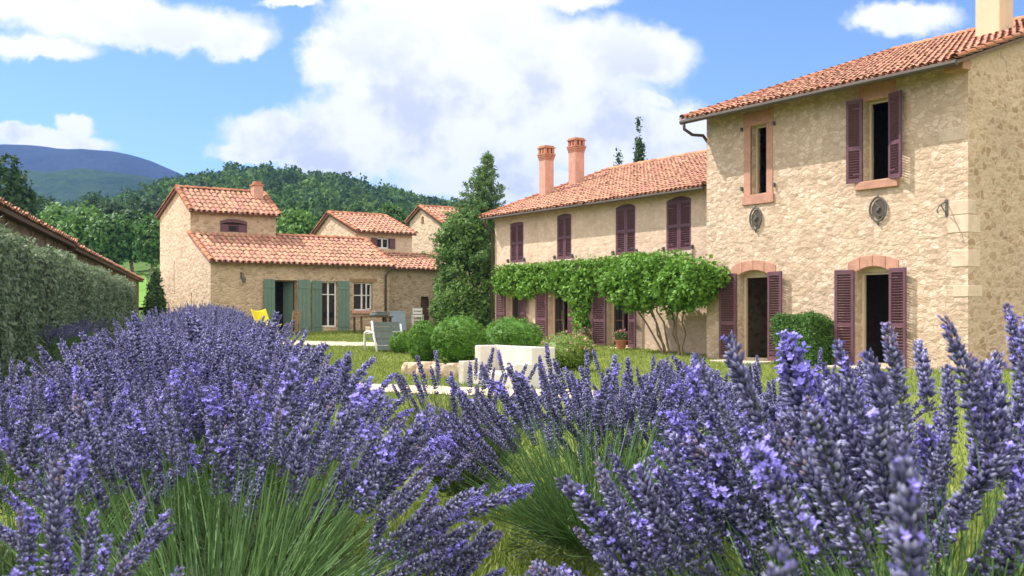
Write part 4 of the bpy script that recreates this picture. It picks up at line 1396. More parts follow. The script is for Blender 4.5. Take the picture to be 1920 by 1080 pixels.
def big_conifer():
    x, y = at(876, 46), 46.0
    rg = np.random.default_rng(77)
    rd = random.Random(77)
    root = thing('conifer_tree', 'tall bushy conifer between the cottages and the plastered farmhouse', 'tree', (x, y, Tz(x, y)))
    tr = MB()
    limb(tr, (0, 0, -0.2), (0.88, 0, 7.5), 0.2, 0.03, 6, 0.01, rd)
    ells, tip = [], []
    for i in range(30):
        t = i / 29
        zc = 0.35 + 4.4 * t
        r = 1.34 + 0.10 * math.sin(zc * 1.7) - 0.3 * max(0, t - 0.55)
        a = i * 2.4
        ells.append((math.cos(a) * r * 0.45 - 0.05 + 0.18 * t, math.sin(a) * r * 0.45, zc, r * 0.62, r * 0.62, 0.5))
    tr2 = []
    for i in range(90):
        t = i / 89
        zc = 2.6 + 5.0 * t
        r = (2.05 * (1 - t) ** 0.82 + 0.04) * rd.uniform(0.86, 1.08)
        a = i * 2.4 + rd.uniform(-.3, .3)
        if i == 40:
            a, r = 0.1, 2.2
        cx = 0.22 + 0.66 * t
        q = (cx + math.cos(a) * r, math.sin(a) * r, zc + r * 0.25)
        limb(tr, (cx, 0, zc - 0.1), q, 0.035, 0.006, 3, 0.03, rd)
        for s in np.linspace(0.25, 1.0, 5):
            w_ = 0.07 + 0.20 * r * (1.15 - s)
            tip.append((cx + math.cos(a) * r * s, math.sin(a) * r * s, zc + r * 0.25 * s, w_ + .03, w_ + .03, 0.07 + 0.1 * (1 - s)))
    obj('trunk', tr, MAT['bark'], root)
    cr = foliage(ells, 5200, 10, 0.11, 0.17, ((0.065, 0.14, 0.03), (0.18, 0.31, 0.065)), 0.5, rg, rlo=0.7, rhi=1.08, zmin=0.05)
    cr = foliage(tip, 9000, 10, 0.05, 0.13, ((0.075, 0.15, 0.045), (0.18, 0.31, 0.095)), 0.32, rg, rlo=0.5, rhi=1.1, mb=cr)
    obj('crown', cr, MAT['leaf'], root)


big_conifer()


# far wood: too many crowns to count, one object
def build_forest():
    rg = np.random.default_rng(5)
    protos = []
    for s in range(6):
        r2 = np.random.default_rng(50 + s)
        ells = [(0, 0, 0.5, 0.5, 0.5, 0.5)]
        for _ in range(5):
            d = unit(r2.normal(size=3))
            ells.append((d[0] * .35, d[1] * .35, 0.55 + 0.3 * d[2], .3, .3, .28))
        mb = foliage(ells, 64, 5, 0.07, 0.19, ((0.7, 0.7, 0.62), (1.15, 1.15, 1.0)), 0.7, r2, rlo=0.8, rhi=1.05)
        core(mb, [(0, 0, 0.5, 0.5, 0.5, 0.5)], 0.86, (0.75, 0.75, 0.7), r2)
        protos.append(mb)
    out = MB()
    n = 0
    tints = np.array([(0.060, 0.115, 0.032), (0.075, 0.145, 0.038), (0.048, 0.095, 0.032), (0.10, 0.17, 0.045), (0.062, 0.12, 0.048)])
    while n < 5200:
        k = rg.uniform(-0.62, 0.12)
        y = 120 + 262 * rg.random() ** 0.75
        x = k * y
        if any(a - 0.012 < k < b + 0.012 and c - 8 < y < d + 6 for a, b, c, d in FIELDS):
            continue
        if y < 165 and rg.random() < 0.45:
            continue
        z = float(hill_z(x, y))
        pb = protos[rg.integers(6)]
        V, F = np.concatenate(pb.v), pb.f
        C = np.concatenate(pb.c)
        sc = rg.uniform(2.8, 6.8) * (0.75 + 0.25 * (y > 250))
        a = rg.random() * 6.28
        ca, sa = math.cos(a), math.sin(a)
        V = np.stack([(V[:, 0] * ca - V[:, 1] * sa) * sc, (V[:, 0] * sa + V[:, 1] * ca) * sc, V[:, 2] * sc * rg.choice([0.8, 0.95, 1.1, 1.3]) - sc * 0.18], 1) + (x, y, z)
        tint = tints[rg.integers(5)] * rg.uniform(0.9, 1.35)
        o = out.nv
        out.v.append(V)
        out.c.append(C * tint)
        for f_ in F:
            out.f.append(f_ + o)
        out.nv += len(V)
        n += 1
    o = obj('forest', out, MAT['far_leaf'])
    tag(o, 'dense green wood covering the hillside behind the houses', 'forest', None, 'stuff')


build_forest()


# ------------------------------------------------------------------ hedge along the left
def build_hedge():
    rg = np.random.default_rng(21)
    p0, d = np.array((-3.75, 5.0)), np.array((-6.0, 21.3))
    Lt = np.linalg.norm(d)
    d = d / Lt
    s1 = (33.0 - 5.0) / d[1]
    nrm = np.array((d[1], -d[0]))                      # towards the garden
    n = 62000
    u = rg.random(n)
    s = s1 * u ** 1.35
    face = rg.random(n)
    P = np.zeros((n, 3))
    N = np.zeros((n, 3))
    zg = T(p0[0] + d[0] * s, p0[1] + d[1] * s)
    top = 2.16 + 0.05 * np.sin(s * 1.1) + 0.04 * np.sin(s * 2.9 + 1)
    lump = 0.08 * np.sin(s * 2.1) * np.sin(s * 0.83 + 2)
    side = face < 0.62
    zz = 0.1 + (top - 0.1) * rg.random(n)
    offs = np.where(side, 0.0 + lump - 0.12 * np.clip((zz - top + 0.35) / 0.35, 0, 1) ** 2, -0.95 * rg.random(n)) + rg.normal(0, 0.045, n)
    end = face > 0.965
    s_ = np.where(end, s1 + rg.normal(0, 0.04, n), s)
    offs = np.where(end, -0.95 * rg.random(n), offs)
    zt = np.where(side | end, zz, top + 0.02 * np.cos(offs * 6)) + rg.normal(0, 0.035, n)
    P[:, 0] = p0[0] + d[0] * s_ + nrm[0] * offs
    P[:, 1] = p0[1] + d[1] * s_ + nrm[1] * offs
    P[:, 2] = zt
    N[:, :2] = np.where(side[:, None], nrm[None], 0)
    N[:, 2] = np.where(side, 0.25, 1)
    N[end] = (d[0], d[1], 0.2)
    N += rg.normal(size=(n, 3)) * 0.55
    k = np.clip(rg.random((n, 1)) * 0.7 + 0.3 * (0.5 + 0.5 * np.sin(s * 3.1 + zt * 4))[:, None], 0, 1)
    C = np.array((0.10, 0.15, 0.068)) + (np.array((0.27, 0.33, 0.20)) - np.array((0.10, 0.15, 0.068))) * k
    root = thing('clipped_hedge', 'long grey green clipped hedge running along the left beside the lavender bed', 'hedge', (0, 0, 0))
    mb = MB()
    leaves(mb, P, N, 0.075, C, 0.45, rg)
    # upright twigs breaking the top line
    m = 5000
    s = s1 * rg.random(m) ** 1.3
    of = -0.95 * rg.random(m)
    B = np.stack([p0[0] + d[0] * s + nrm[0] * of, p0[1] + d[1] * s + nrm[1] * of, 2.15 + 0.05 * np.sin(s * 1.1) + rg.random(m) * 0.10], 1)
    leaves(mb, B, unit(rg.normal(size=(m, 3)) * (1, 1, 0.2)), 0.08, np.tile((0.20, 0.27, 0.13), (m, 1)) * (0.7 + 0.5 * rg.random((m, 1))), 0.3, rg)
    obj('foliage', mb, MAT['leaf'], root)
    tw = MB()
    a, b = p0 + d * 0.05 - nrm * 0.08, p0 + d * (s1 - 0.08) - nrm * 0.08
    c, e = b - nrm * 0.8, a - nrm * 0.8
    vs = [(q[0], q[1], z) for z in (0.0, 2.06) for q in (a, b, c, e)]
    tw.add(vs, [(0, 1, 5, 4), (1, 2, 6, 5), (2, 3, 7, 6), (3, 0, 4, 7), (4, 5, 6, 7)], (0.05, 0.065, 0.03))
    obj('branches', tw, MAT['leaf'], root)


build_hedge()


# ------------------------------------------------------------------ climbing plant on the long house
def farm_pt(t, v, z):
    """point given along the plastered facade (t), out of it towards the garden (v), and up"""
    c, s = math.cos(FARM_ROT), math.sin(FARM_ROT)
    return (-0.649 + c * t + s * v, 40.565 + s * t - c * v, z)


VINE = ((0.08, 0.19, 0.02), (0.20, 0.38, 0.045))


def build_vine():
    rg = np.random.default_rng(31)
    rd = random.Random(31)
    root = thing('climbing_vine', 'bright green vine trained along the plastered wall above the ground floor doors', 'vine', (0, 0, 0))
    E = []
    prof = [(0.3, 2.5, 2.9), (1.2, 2.3, 2.9), (2.2, 2.08, 2.9), (3.2, 2.3, 2.93), (4.2, 2.15, 2.95), (5.0, 1.9, 2.97),
            (5.7, 1.4, 2.97), (6.4, 2.5, 2.95), (7.2, 2.62, 2.95), (8.0, 2.6, 2.97), (8.7, 2.45, 2.97)]
    for i in range(70):
        t = 0.65 + 8.05 * i / 69
        lo = np.interp(t, [p[0] for p in prof], [p[1] for p in prof]) + rd.uniform(-.12, .12)
        hi = np.interp(t, [p[0] for p in prof], [p[2] for p in prof]) + rd.uniform(-.06, .06)
        r = 0.17 + 0.05 * rd.random()
        nz = max(1, int((hi - lo) / 0.3))
        for j in range(nz):
            z = lo + (hi - lo) * (j + 0.5) / nz
            v = 0.16 + 0.08 * math.sin(j * 1.3 + t) + rd.uniform(-.04, .06)
            E.append((*farm_pt(t + rd.uniform(-.1, .1), v, z), r, r, (hi - lo) / nz * 0.75))
    for i in range(16):
        z = 0.42 + 1.7 * i / 15
        t = 5.72 - 0.25 * (i / 15) + rd.uniform(-.08, .08)
        r = 0.17 + 0.15 * i / 15
        E.append((*farm_pt(t, 0.22, z), r, r, 0.2))
    fo = foliage(E, 3600, 9, 0.075, 0.12, VINE, 0.75, rg, rlo=0.75, rhi=1.1)
    # loose shoots standing off the top edge
    m = 500
    t = 0.6 + 8.2 * rg.random(m)
    q = np.array([farm_pt(a, 0.2 + 0.3 * rg.random(), 2.95 + 0.18 * rg.random()) for a in t])
    leaves(fo, q, rg.normal(size=(m, 3)), 0.11, np.tile((0.17, 0.30, 0.05), (m, 1)), 0.6, rg)
    obj('foliage', fo, MAT['leaf'], root)
    st = MB()
    limb(st, farm_pt(5.75, 0.12, 0.1), farm_pt(5.6, 0.15, 2.6), 0.035, 0.02, 6, 0.02, rd)
    limb(st, farm_pt(5.6, 0.12, 2.5), farm_pt(0.4, 0.12, 2.75), 0.02, 0.01, 8, 0.01, rd)
    limb(st, farm_pt(5.6, 0.12, 2.55), farm_pt(8.6, 0.12, 2.85), 0.02, 0.01, 6, 0.01, rd)
    obj('stem', st, MAT['bark'], root)

    root = thing('wall_shrub', 'round crowned small tree with thin bare stems against the house corner', 'tree', farm_pt(10.25, 0.9, 0.05))
    o = np.array(farm_pt(10.25, 0.9, 0.05))
    E = []
    for i in range(56):
        t = rd.uniform(8.75, 12.9)
        ht = 0.70 * math.sqrt(max(0.05, 1 - ((t - 10.8) / 2.3) ** 2))
        z = 2.28 + rd.uniform(-1, 0.85) * ht
        v = 1.2 + 0.12 * max(0, t - 11) + rd.uniform(-.35, .4)
        p = np.array(farm_pt(t, v, z)) - o
        E.append((*p, 0.34, 0.34, 0.28))
    fo = foliage(E, 3400, 9, 0.085, 0.125, VINE, 0.75, rg, rlo=0.7, rhi=1.1)
    m = 260
    q = np.array([farm_pt(8.9 + 3.0 * rg.random(), 1.0 + 0.5 * rg.random(), 2.9 + 0.25 * rg.random()) for _ in range(m)]) - o
    leaves(fo, q, rg.normal(size=(m, 3)), 0.11, np.tile((0.17, 0.30, 0.05), (m, 1)), 0.6, rg)
    obj('crown', fo, MAT['leaf'], root)
    tr = MB()
    for (ta, tb, va, vb) in ((10.55, 9.3, 0.9, 0.75), (10.6, 9.75, 0.95, 1.0), (10.7, 10.2, 0.85, 1.1), (11.05, 10.5, 0.9, 0.8), (11.2, 10.9, 1.0, 0.95),
                             (11.3, 11.4, 0.95, 1.05), (10.65, 9.0, 1.0, 1.1)):
        p = Vector(farm_pt(ta, va, 0.0)) - Vector(o)
        q = Vector(farm_pt(tb, vb, 2.1)) - Vector(o)
        limb(tr, p, q, 0.034, 0.016, 6, 0.035, rd)
    obj('trunk', tr, MAT['bark'], root)


build_vine()


# ------------------------------------------------------------------ garden: shrubs, rocks, paths
def shrub(name, label, x, y, rx, rz, cols, n=900, leaf=0.05, per=9, seed=1, group=None, lumps=6, sink=0.0):
    rg = np.random.default_rng(seed)
    rd = random.Random(seed)
    root = thing(name, label, 'shrub', (x, y, Tz(x, y)), 0, group)
    E = [(0, 0, rz - sink, rx, rx, rz)]
    for i in range(lumps):
        a = rd.uniform(0, 6.28)
        E.append((math.cos(a) * rx * 0.5, math.sin(a) * rx * 0.5, rz - sink + rd.uniform(-.2, .45) * rz, rx * 0.52, rx * 0.52, rz * 0.52))
    fo = foliage(E, int(n * 1.25), per, leaf * (0.42 if lumps < 9 else 0.8), leaf, cols, 0.5, rg, rlo=0.93, rhi=1.02, zmin=0.01)
    core(fo, E, 0.9, np.array(cols[0]) * 1.2, rg)
    obj('foliage', fo, MAT['leaf'], root)
    st = MB()
    for i in range(5):
        a = i * 1.26
        limb(st, (math.cos(a) * 0.06, math.sin(a) * 0.06, -0.1), (math.cos(a) * rx * 0.5, math.sin(a) * rx * 0.5, rz * 0.9), 0.02, 0.008, 3, 0.05, rd)
    obj('stem', st, MAT['bark'], root)
    return root


BOX = ((0.075, 0.18, 0.02), (0.18, 0.34, 0.045))
shrub('boxwood_shrub', 'large clipped round box shrub in the middle of the trio', at(861, 26.5), 26.5, 0.68, 0.62, BOX, 1500, 0.05, 9, 41)
shrub('boxwood_shrub', 'broad domed box shrub behind the white bench', at(960, 27.6), 27.6, 0.84, 0.60, BOX, 1600, 0.05, 9, 42)
shrub('boxwood_shrub', 'narrower upright box shrub left of the large round one', at(794, 27.4), 27.4, 0.40, 0.56, BOX, 1000, 0.05, 9, 43)
shrub('boxwood_shrub', 'small low box shrub beside the grey deck chair', at(752, 32.0), 32.0, 0.34, 0.32, BOX, 700, 0.05, 9, 44)
fl = shrub('flowering_shrub', 'loose yellow green shrub with a few pink blooms right of the white bench', at(1062, 24.0), 24.0, 0.62, 0.42,
           ((0.12, 0.19, 0.03), (0.26, 0.33, 0.075)), 1000, 0.055, 9, 45, None, 9)
rg = np.random.default_rng(3)
P, N = ell_points([(0, 0, 0.42, 0.62, 0.62, 0.42)], 130, rg, 1.0, 1.12)
P = P[P[:, 2] > 0.45]
mb = MB()
for q in range(4):
    leaves(mb, P + rg.normal(size=P.shape) * 0.012, rg.normal(size=P.shape) + (0, 0, 1), 0.05, np.tile((0.62, 0.36, 0.30), (len(P), 1)), 0.9, rg)
obj('flower', mb, MAT['leaf'], fl)


def box_hedge():
    rg = np.random.default_rng(61)
    c, s = math.cos(FARM_ROT), math.sin(FARM_ROT)
    root = thing('square_shrub', 'square clipped shrub against the stone wall between the two arched doors', 'shrub', (0, 0, 0))

    def hp(t, v, z):
        return np.stack([5.467 + c * t + s * v, 29.96 + s * t - c * v, z], -1)
    n = 9000
    t0, t1, v0, v1, h = 3.30, 4.46, 0.12, 0.9, 1.22
    t, v, z = t0 + (t1 - t0) * rg.random(n), v0 + (v1 - v0) * rg.random(n), h * rg.random(n)
    k = rg.random(n)
    N = np.zeros((n, 3))
    f = k < 0.4
    v[f] = v1
    N[f] = (s, -c, 0.2)
    f = (k >= 0.4) & (k < 0.6)
    t[f] = t1
    N[f] = (c, s, 0.2)
    f = (k >= 0.6) & (k < 0.72)
    t[f] = t0
    N[f] = (-c, -s, 0.2)
    f = k >= 0.72
    z[f] = h
    N[f] = (0, 0, 1)
    edge = 0.05
    z = np.minimum(z, h - edge * (np.abs((t - (t0 + t1) / 2) / (t1 - t0)) * 2) ** 6 * 2)
    z = z * (1 + 0.05 * np.sin(t * 5.0 + 1) * np.sin(v * 6)) + np.where(rg.random(n) < 0.06, 0.07 * rg.random(n), 0)
    P = hp(t + 0.05 * np.sin(z * 5), v + 0.05 * np.sin(z * 4 + t * 3), z) + rg.normal(size=(n, 3)) * 0.045
    C = np.array((0.04, 0.11, 0.018)) + np.array((0.075, 0.12, 0.022)) * rg.random((n, 1))
    mb = MB()
    leaves(mb, P, N + rg.normal(size=(n, 3)) * 0.6, 0.06, C, 0.55, rg)
    q = [hp(np.array(a), np.array(b), np.array(z)) for z in (0.0, h - 0.06) for a, b in ((t0 + .05, v0), (t1 - .05, v0), (t1 - .05, v1 - .06), (t0 + .05, v1 - .06))]
    mb.add(q, [(0, 1, 5, 4), (1, 2, 6, 5), (2, 3, 7, 6), (3, 0, 4, 7), (4, 5, 6, 7)], (0.05, 0.10, 0.02))
    obj('foliage', mb, MAT['leaf'], root)


box_hedge()


def strip(name, pts, wid, mat, lift=0.02, n=60, seed=2):
    rg = np.random.default_rng(seed)
    pts = np.array(pts, float)
    tt = np.linspace(0, len(pts) - 1, n)
    cx, cy = np.interp(tt, range(len(pts)), pts[:, 0]), np.interp(tt, range(len(pts)), pts[:, 1])
    dx, dy = np.gradient(cx), np.gradient(cy)
    l = np.hypot(dx, dy)
    nx_, ny_ = -dy / l, dx / l
    m = 9
    V = []
    ea, eb = rg.normal(0, 0.05, n) * wid, rg.normal(0, 0.05, n) * wid
    for i in range(n):
        for j in range(m):
            o_ = (j / (m - 1) - 0.5) * wid + (ea[i] if j == 0 else eb[i] if j == m - 1 else 0)
            V.append((cx[i] + nx_[i] * o_, cy[i] + ny_[i] * o_))
    V = np.array(V)
    Z = T(V[:, 0], V[:, 1]) + lift
    ii = np.arange(m - 1)[None, :] + m * np.arange(n - 1)[:, None]
    mb = MB()
    mb.add(np.stack([V[:, 0], V[:, 1], Z], 1), np.stack([ii, ii + 1, ii + 1 + m, ii + m], -1).reshape(-1, 4))
    o = obj(name, mb, mat, smooth=True)
    o['kind'] = 'structure'
    return o


strip('gravel_path', [(-6.5, 20.5), (-4, 19.2), (-2.4, 18.3), (-1.0, 17.6), (0.8, 16.8), (2.0, 16.0)], 1.7, MAT['sand'])
strip('gravel_path', [(-9.5, 38.5), (-6.8, 37.5), (-4.5, 36.6), (-2.4, 36.3), (0.3, 36.5), (1.8, 35.4)], 2.0, MAT['sand'], seed=5)
cx, sx = math.cos(FARM_ROT), math.sin(FARM_ROT)


def rock(x, y, r, seed, label, h=0.8):
    rg = random.Random(seed)
    import bmesh
    b = bmesh.new()
    bmesh.ops.create_icosphere(b, subdivisions=3, radius=1)
    off = Vector((rg.uniform(0, 99), rg.uniform(0, 99), 0))
    from mathutils import noise as mn
    for v in b.verts:
        n1 = mn.noise(v.co * 1.3 + off) * 0.32 + mn.noise(v.co * 3.1 + off) * 0.12
        v.co *= (1 + n1)
        v.co = Vector([max(-0.82, min(0.82, c)) for c in v.co])
        v.co = Vector((v.co.x * r, v.co.y * r * 0.8, v.co.z * r * h))
    me = bpy.data.meshes.new('boulder')
    b.to_mesh(me)
    b.free()
    o = obj('boulder', me, MAT['rock'])
    o.location = (x, y, Tz(x, y) + r * h * 0.55)
    o.rotation_euler = (0, 0, rg.uniform(0, 3))
    tag(o, label, 'rock', 'pale limestone boulders edging the shrub bed')
    return o


ROCKS = [(766, 22.6, 0.20), (781, 21.9, 0.22), (800, 21.6, 0.24), (821, 21.5, 0.22), (838, 21.4, 0.20), (852, 21.8, 0.21), (866, 22.2, 0.2)]
for i, (px, yy_, r_) in enumerate(ROCKS):
    lab = ('pale limestone boulder at the left end of the shrub bed edging' if i == 0 else
           'pale limestone boulder in the low row edging the shrub bed')
    rock(at(px, yy_), yy_, r_ * 0.98, 70 + i, lab, 1.0)


# ------------------------------------------------------------------ garden furniture
def build_bench():
    x, y = at(1041, 18.6), 18.6
    root = thing('masonry_bench', 'white limewashed masonry bench with stepped arms and a high back', 'bench', (x, y, Tz(x, y)), FARM_ROT)
    # local x along the bench, towards the camera; -y is the front
    L = 1.78
    obj('backrest', MB().box(-L, -0.2, -0.15, 0, -0.1, 0.70), MAT['bench'], root, bevel=0.025)
    obj('seat', MB().box(-L + 0.14, -0.14, -0.74, -0.152, -0.1, 0.24), MAT['bench'], root, bevel=0.025)
    for a, b in ((-L - 0.06, -L + 0.138), (-0.198, 0.0)):
        ar = MB()
        ar.prism([(-0.86, -0.1), (0.004, -0.1), (0.004, 0.703), (-0.50, 0.703), (-0.50, 0.42), (-0.86, 0.42)], (a, 0, 0), Y_, Z_, X_, b - a)
        obj('armrest', ar, MAT['bench'], root, bevel=0.02)
    return root


build_bench()


def build_deck_chair():
    x, y = at(716, 33.2), 33.2
    root = thing('deck_chair', 'grey slatted deck chair with white arms, standing on the lawn with its back turned', 'chair', (x, y, Tz(x, y)), R(30))
    # the chair faces away; its back panel leans towards the viewer at the bottom
    prof = [(-0.62, 0.06), (-0.42, 0.34), (-0.28, 0.62), (-0.2, 0.92)]
    sl = MB()
    for i in range(3):
        (ya, za), (yb, zb) = prof[i], prof[i + 1]
        for j in range(2):
            t0, t1 = j / 2 + 0.015, (j + 1) / 2 - 0.015
            p0 = (ya + (yb - ya) * t0, za + (zb - za) * t0)
            p1 = (ya + (yb - ya) * t1, za + (zb - za) * t1)
            sl.prism([(p0[0], p0[1]), (p1[0], p1[1]), (p1[0] + 0.03, p1[1]), (p0[0] + 0.03, p0[1])], (-0.36, 0, 0), Y_, Z_, X_, 0.84)
    obj('backrest', sl, MAT['grey_slat'], root)
    obj('seat', MB().box(-0.36, 0.48, -0.4, 0.35, 0.36, 0.41), MAT['grey_slat'], root)
    for sx_ in (-0.42, 0.53):
        ar = MB()
        ar.tube([(sx_, -0.60, 0.0), (sx_, -0.44, 0.34), (sx_, -0.30, 0.62), (sx_, -0.21, 0.94 if sx_ < 0 else 0.84)], [0.035, 0.035, 0.035, 0.035], 8)
        ar.tube([(sx_, -0.36, 0.56), (sx_, 0.1, 0.62), (sx_, 0.34, 0.58), (sx_, 0.38, 0.3), (sx_, 0.36, 0.0)], 0.04, 8)
        obj('armrest', ar, MAT['white_paint'], root, smooth=True)
    return root


build_deck_chair()


def cott_pt(x, v, z=0):
    c, s = math.cos(COTT_ROT), math.sin(COTT_ROT)
    return (-11.92 + c * x + s * v, 42.18 + s * x - c * v, z)


def ground_at(p):
    return (p[0], p[1], Tz(p[0], p[1]))


def build_table():
    root = thing('garden_table', 'dark garden table with a cloth bundle on top in front of the cottage windows', 'table', ground_at(cott_pt(6.0, 2.2)), COTT_ROT)
    obj('tabletop', MB().box(-0.75, 0.75, -0.4, 0.4, 0.66, 0.71), MAT['dark_wood'], root, bevel=0.01)
    for a in (-0.66, 0.66):
        for b in (-0.32, 0.32):
            obj('leg', MB().box(a - 0.035, a + 0.035, b - 0.035, b + 0.035, 0, 0.659), MAT['dark_wood'], root)
    p = ground_at(cott_pt(6.0, 2.2))
    b = thing('folded_cushion', 'grey green cushion lying on the dark garden table', 'cushion', (p[0] + 0.25, p[1] + 0.1, p[2] + 0.712), COTT_ROT)
    mb = MB()
    mb.box(-0.32, 0.32, -0.25, 0.25, 0, 0.11)
    mb.box(-0.25, 0.28, -0.2, 0.2, 0.112, 0.19)
    obj('cover', mb, MAT['grey_slat'], b, bevel=0.04)
    p = ground_at(cott_pt(5.75, 3.15))
    w_ = thing('wooden_crate', 'pale wooden crate on the ground in front of the dark garden table', 'crate', p, COTT_ROT)
    mb = MB()
    for k in range(3):
        mb.box(-0.42, 0.42, -0.2, -0.18, 0.03 + 0.11 * k, 0.12 + 0.11 * k)
        mb.box(-0.42, 0.42, 0.18, 0.2, 0.03 + 0.11 * k, 0.12 + 0.11 * k)
        mb.box(-0.44, -0.42, -0.2, 0.2, 0.03 + 0.11 * k, 0.12 + 0.11 * k)
        mb.box(0.42, 0.44, -0.2, 0.2, 0.03 + 0.11 * k, 0.12 + 0.11 * k)
    mb.box(-0.42, 0.42, -0.18, 0.18, 0.0, 0.03)
    obj('slat', mb, MAT['cream_paint'], w_)


build_table()


def side_chair(label, p, rz, mat, kind='wood'):
    root = thing('garden_chair', label, 'chair', ground_at(p), rz)
    obj('seat', MB().box(-0.22, 0.22, -0.22, 0.22, 0.42, 0.46), mat, root, bevel=0.01)
    for a, b in ((-0.19, -0.19), (0.19, -0.19), (-0.19, 0.19), (0.19, 0.19)):
        obj('leg', MB().bar((a, b, 0.42), (a * 1.12, b * 1.12, 0), 0.04, 0.04), mat, root)
    bk = MB()
    for a in (-0.19, 0.19):
        bk.bar((a, 0.2, 0.46), (a, 0.3, 0.98), 0.04, 0.04)
    for z in (0.62, 0.76, 0.9):
        bk.box(-0.17, 0.17, 0.2 + (z - 0.46) * 0.19 - 0.012, 0.2 + (z - 0.46) * 0.19 + 0.012, z - 0.04, z + 0.05)
    obj('backrest', bk, mat, root)
    if kind == 'arms':
        for a in (-0.25, 0.25):
            obj('armrest', MB().box(a - 0.03, a + 0.03, -0.2, 0.24, 0.64, 0.67).box(a - 0.02, a + 0.02, -0.19, -0.15, 0.3, 0.64), mat, root)
    return root


side_chair('plain wooden chair beside the open cottage doorway', cott_pt(2.75, 1.6), COTT_ROT + R(200), MAT['wood'])
side_chair('white plastic armchair in front of the rear cottage', cott_pt(9.0, 0.6), COTT_ROT + R(150), MAT['white_paint'], 'arms')


def build_yellow_chair():
    p = ground_at(cott_pt(1.35, 2.4))
    root = thing('lounge_chair', 'bright yellow moulded lounge chair on the grass left of the cottage door', 'chair', p, COTT_ROT + R(25))
    mb = MB()
    pr = [(-0.45, 0.42), (-0.30, 0.36), (0.05, 0.34), (0.22, 0.44), (0.42, 0.98), (0.46, 1.0)]
    n = len(pr)
    vs, f = [], []
    for j in range(9):
        s = j / 8 * 2 - 1
        for (y_, z_) in pr:
            vs.append((s * 0.42, y_ - 0.05 * s * s, z_ + 0.10 * abs(s) ** 3))
    for j in range(8):
        for i in range(n - 1):
            f.append((j * n + i, j * n + i + 1, (j + 1) * n + i + 1, (j + 1) * n + i))
    mb.add(vs, f)
    o = obj('shell', mb, MAT['yellow'], root, smooth=True)
    sm = o.modifiers.new('solid', 'SOLIDIFY')
    sm.thickness = 0.05
    sb = o.modifiers.new('sub', 'SUBSURF')
    sb.levels = sb.render_levels = 1
    for a, b in ((-0.3, -0.3), (0.3, -0.3), (-0.28, 0.22), (0.28, 0.22)):
        obj('leg', MB().bar((a, b, 0.36), (a * 1.15, b * 1.2, 0), 0.035, 0.035), MAT['yellow'], root)
    cu_ = MB().box(-0.3, 0.3, -0.34, 0.12, 0.40, 0.52)
    obj('seat_cushion', cu_, MAT['yellow'], root, bevel=0.05)


build_yellow_chair()


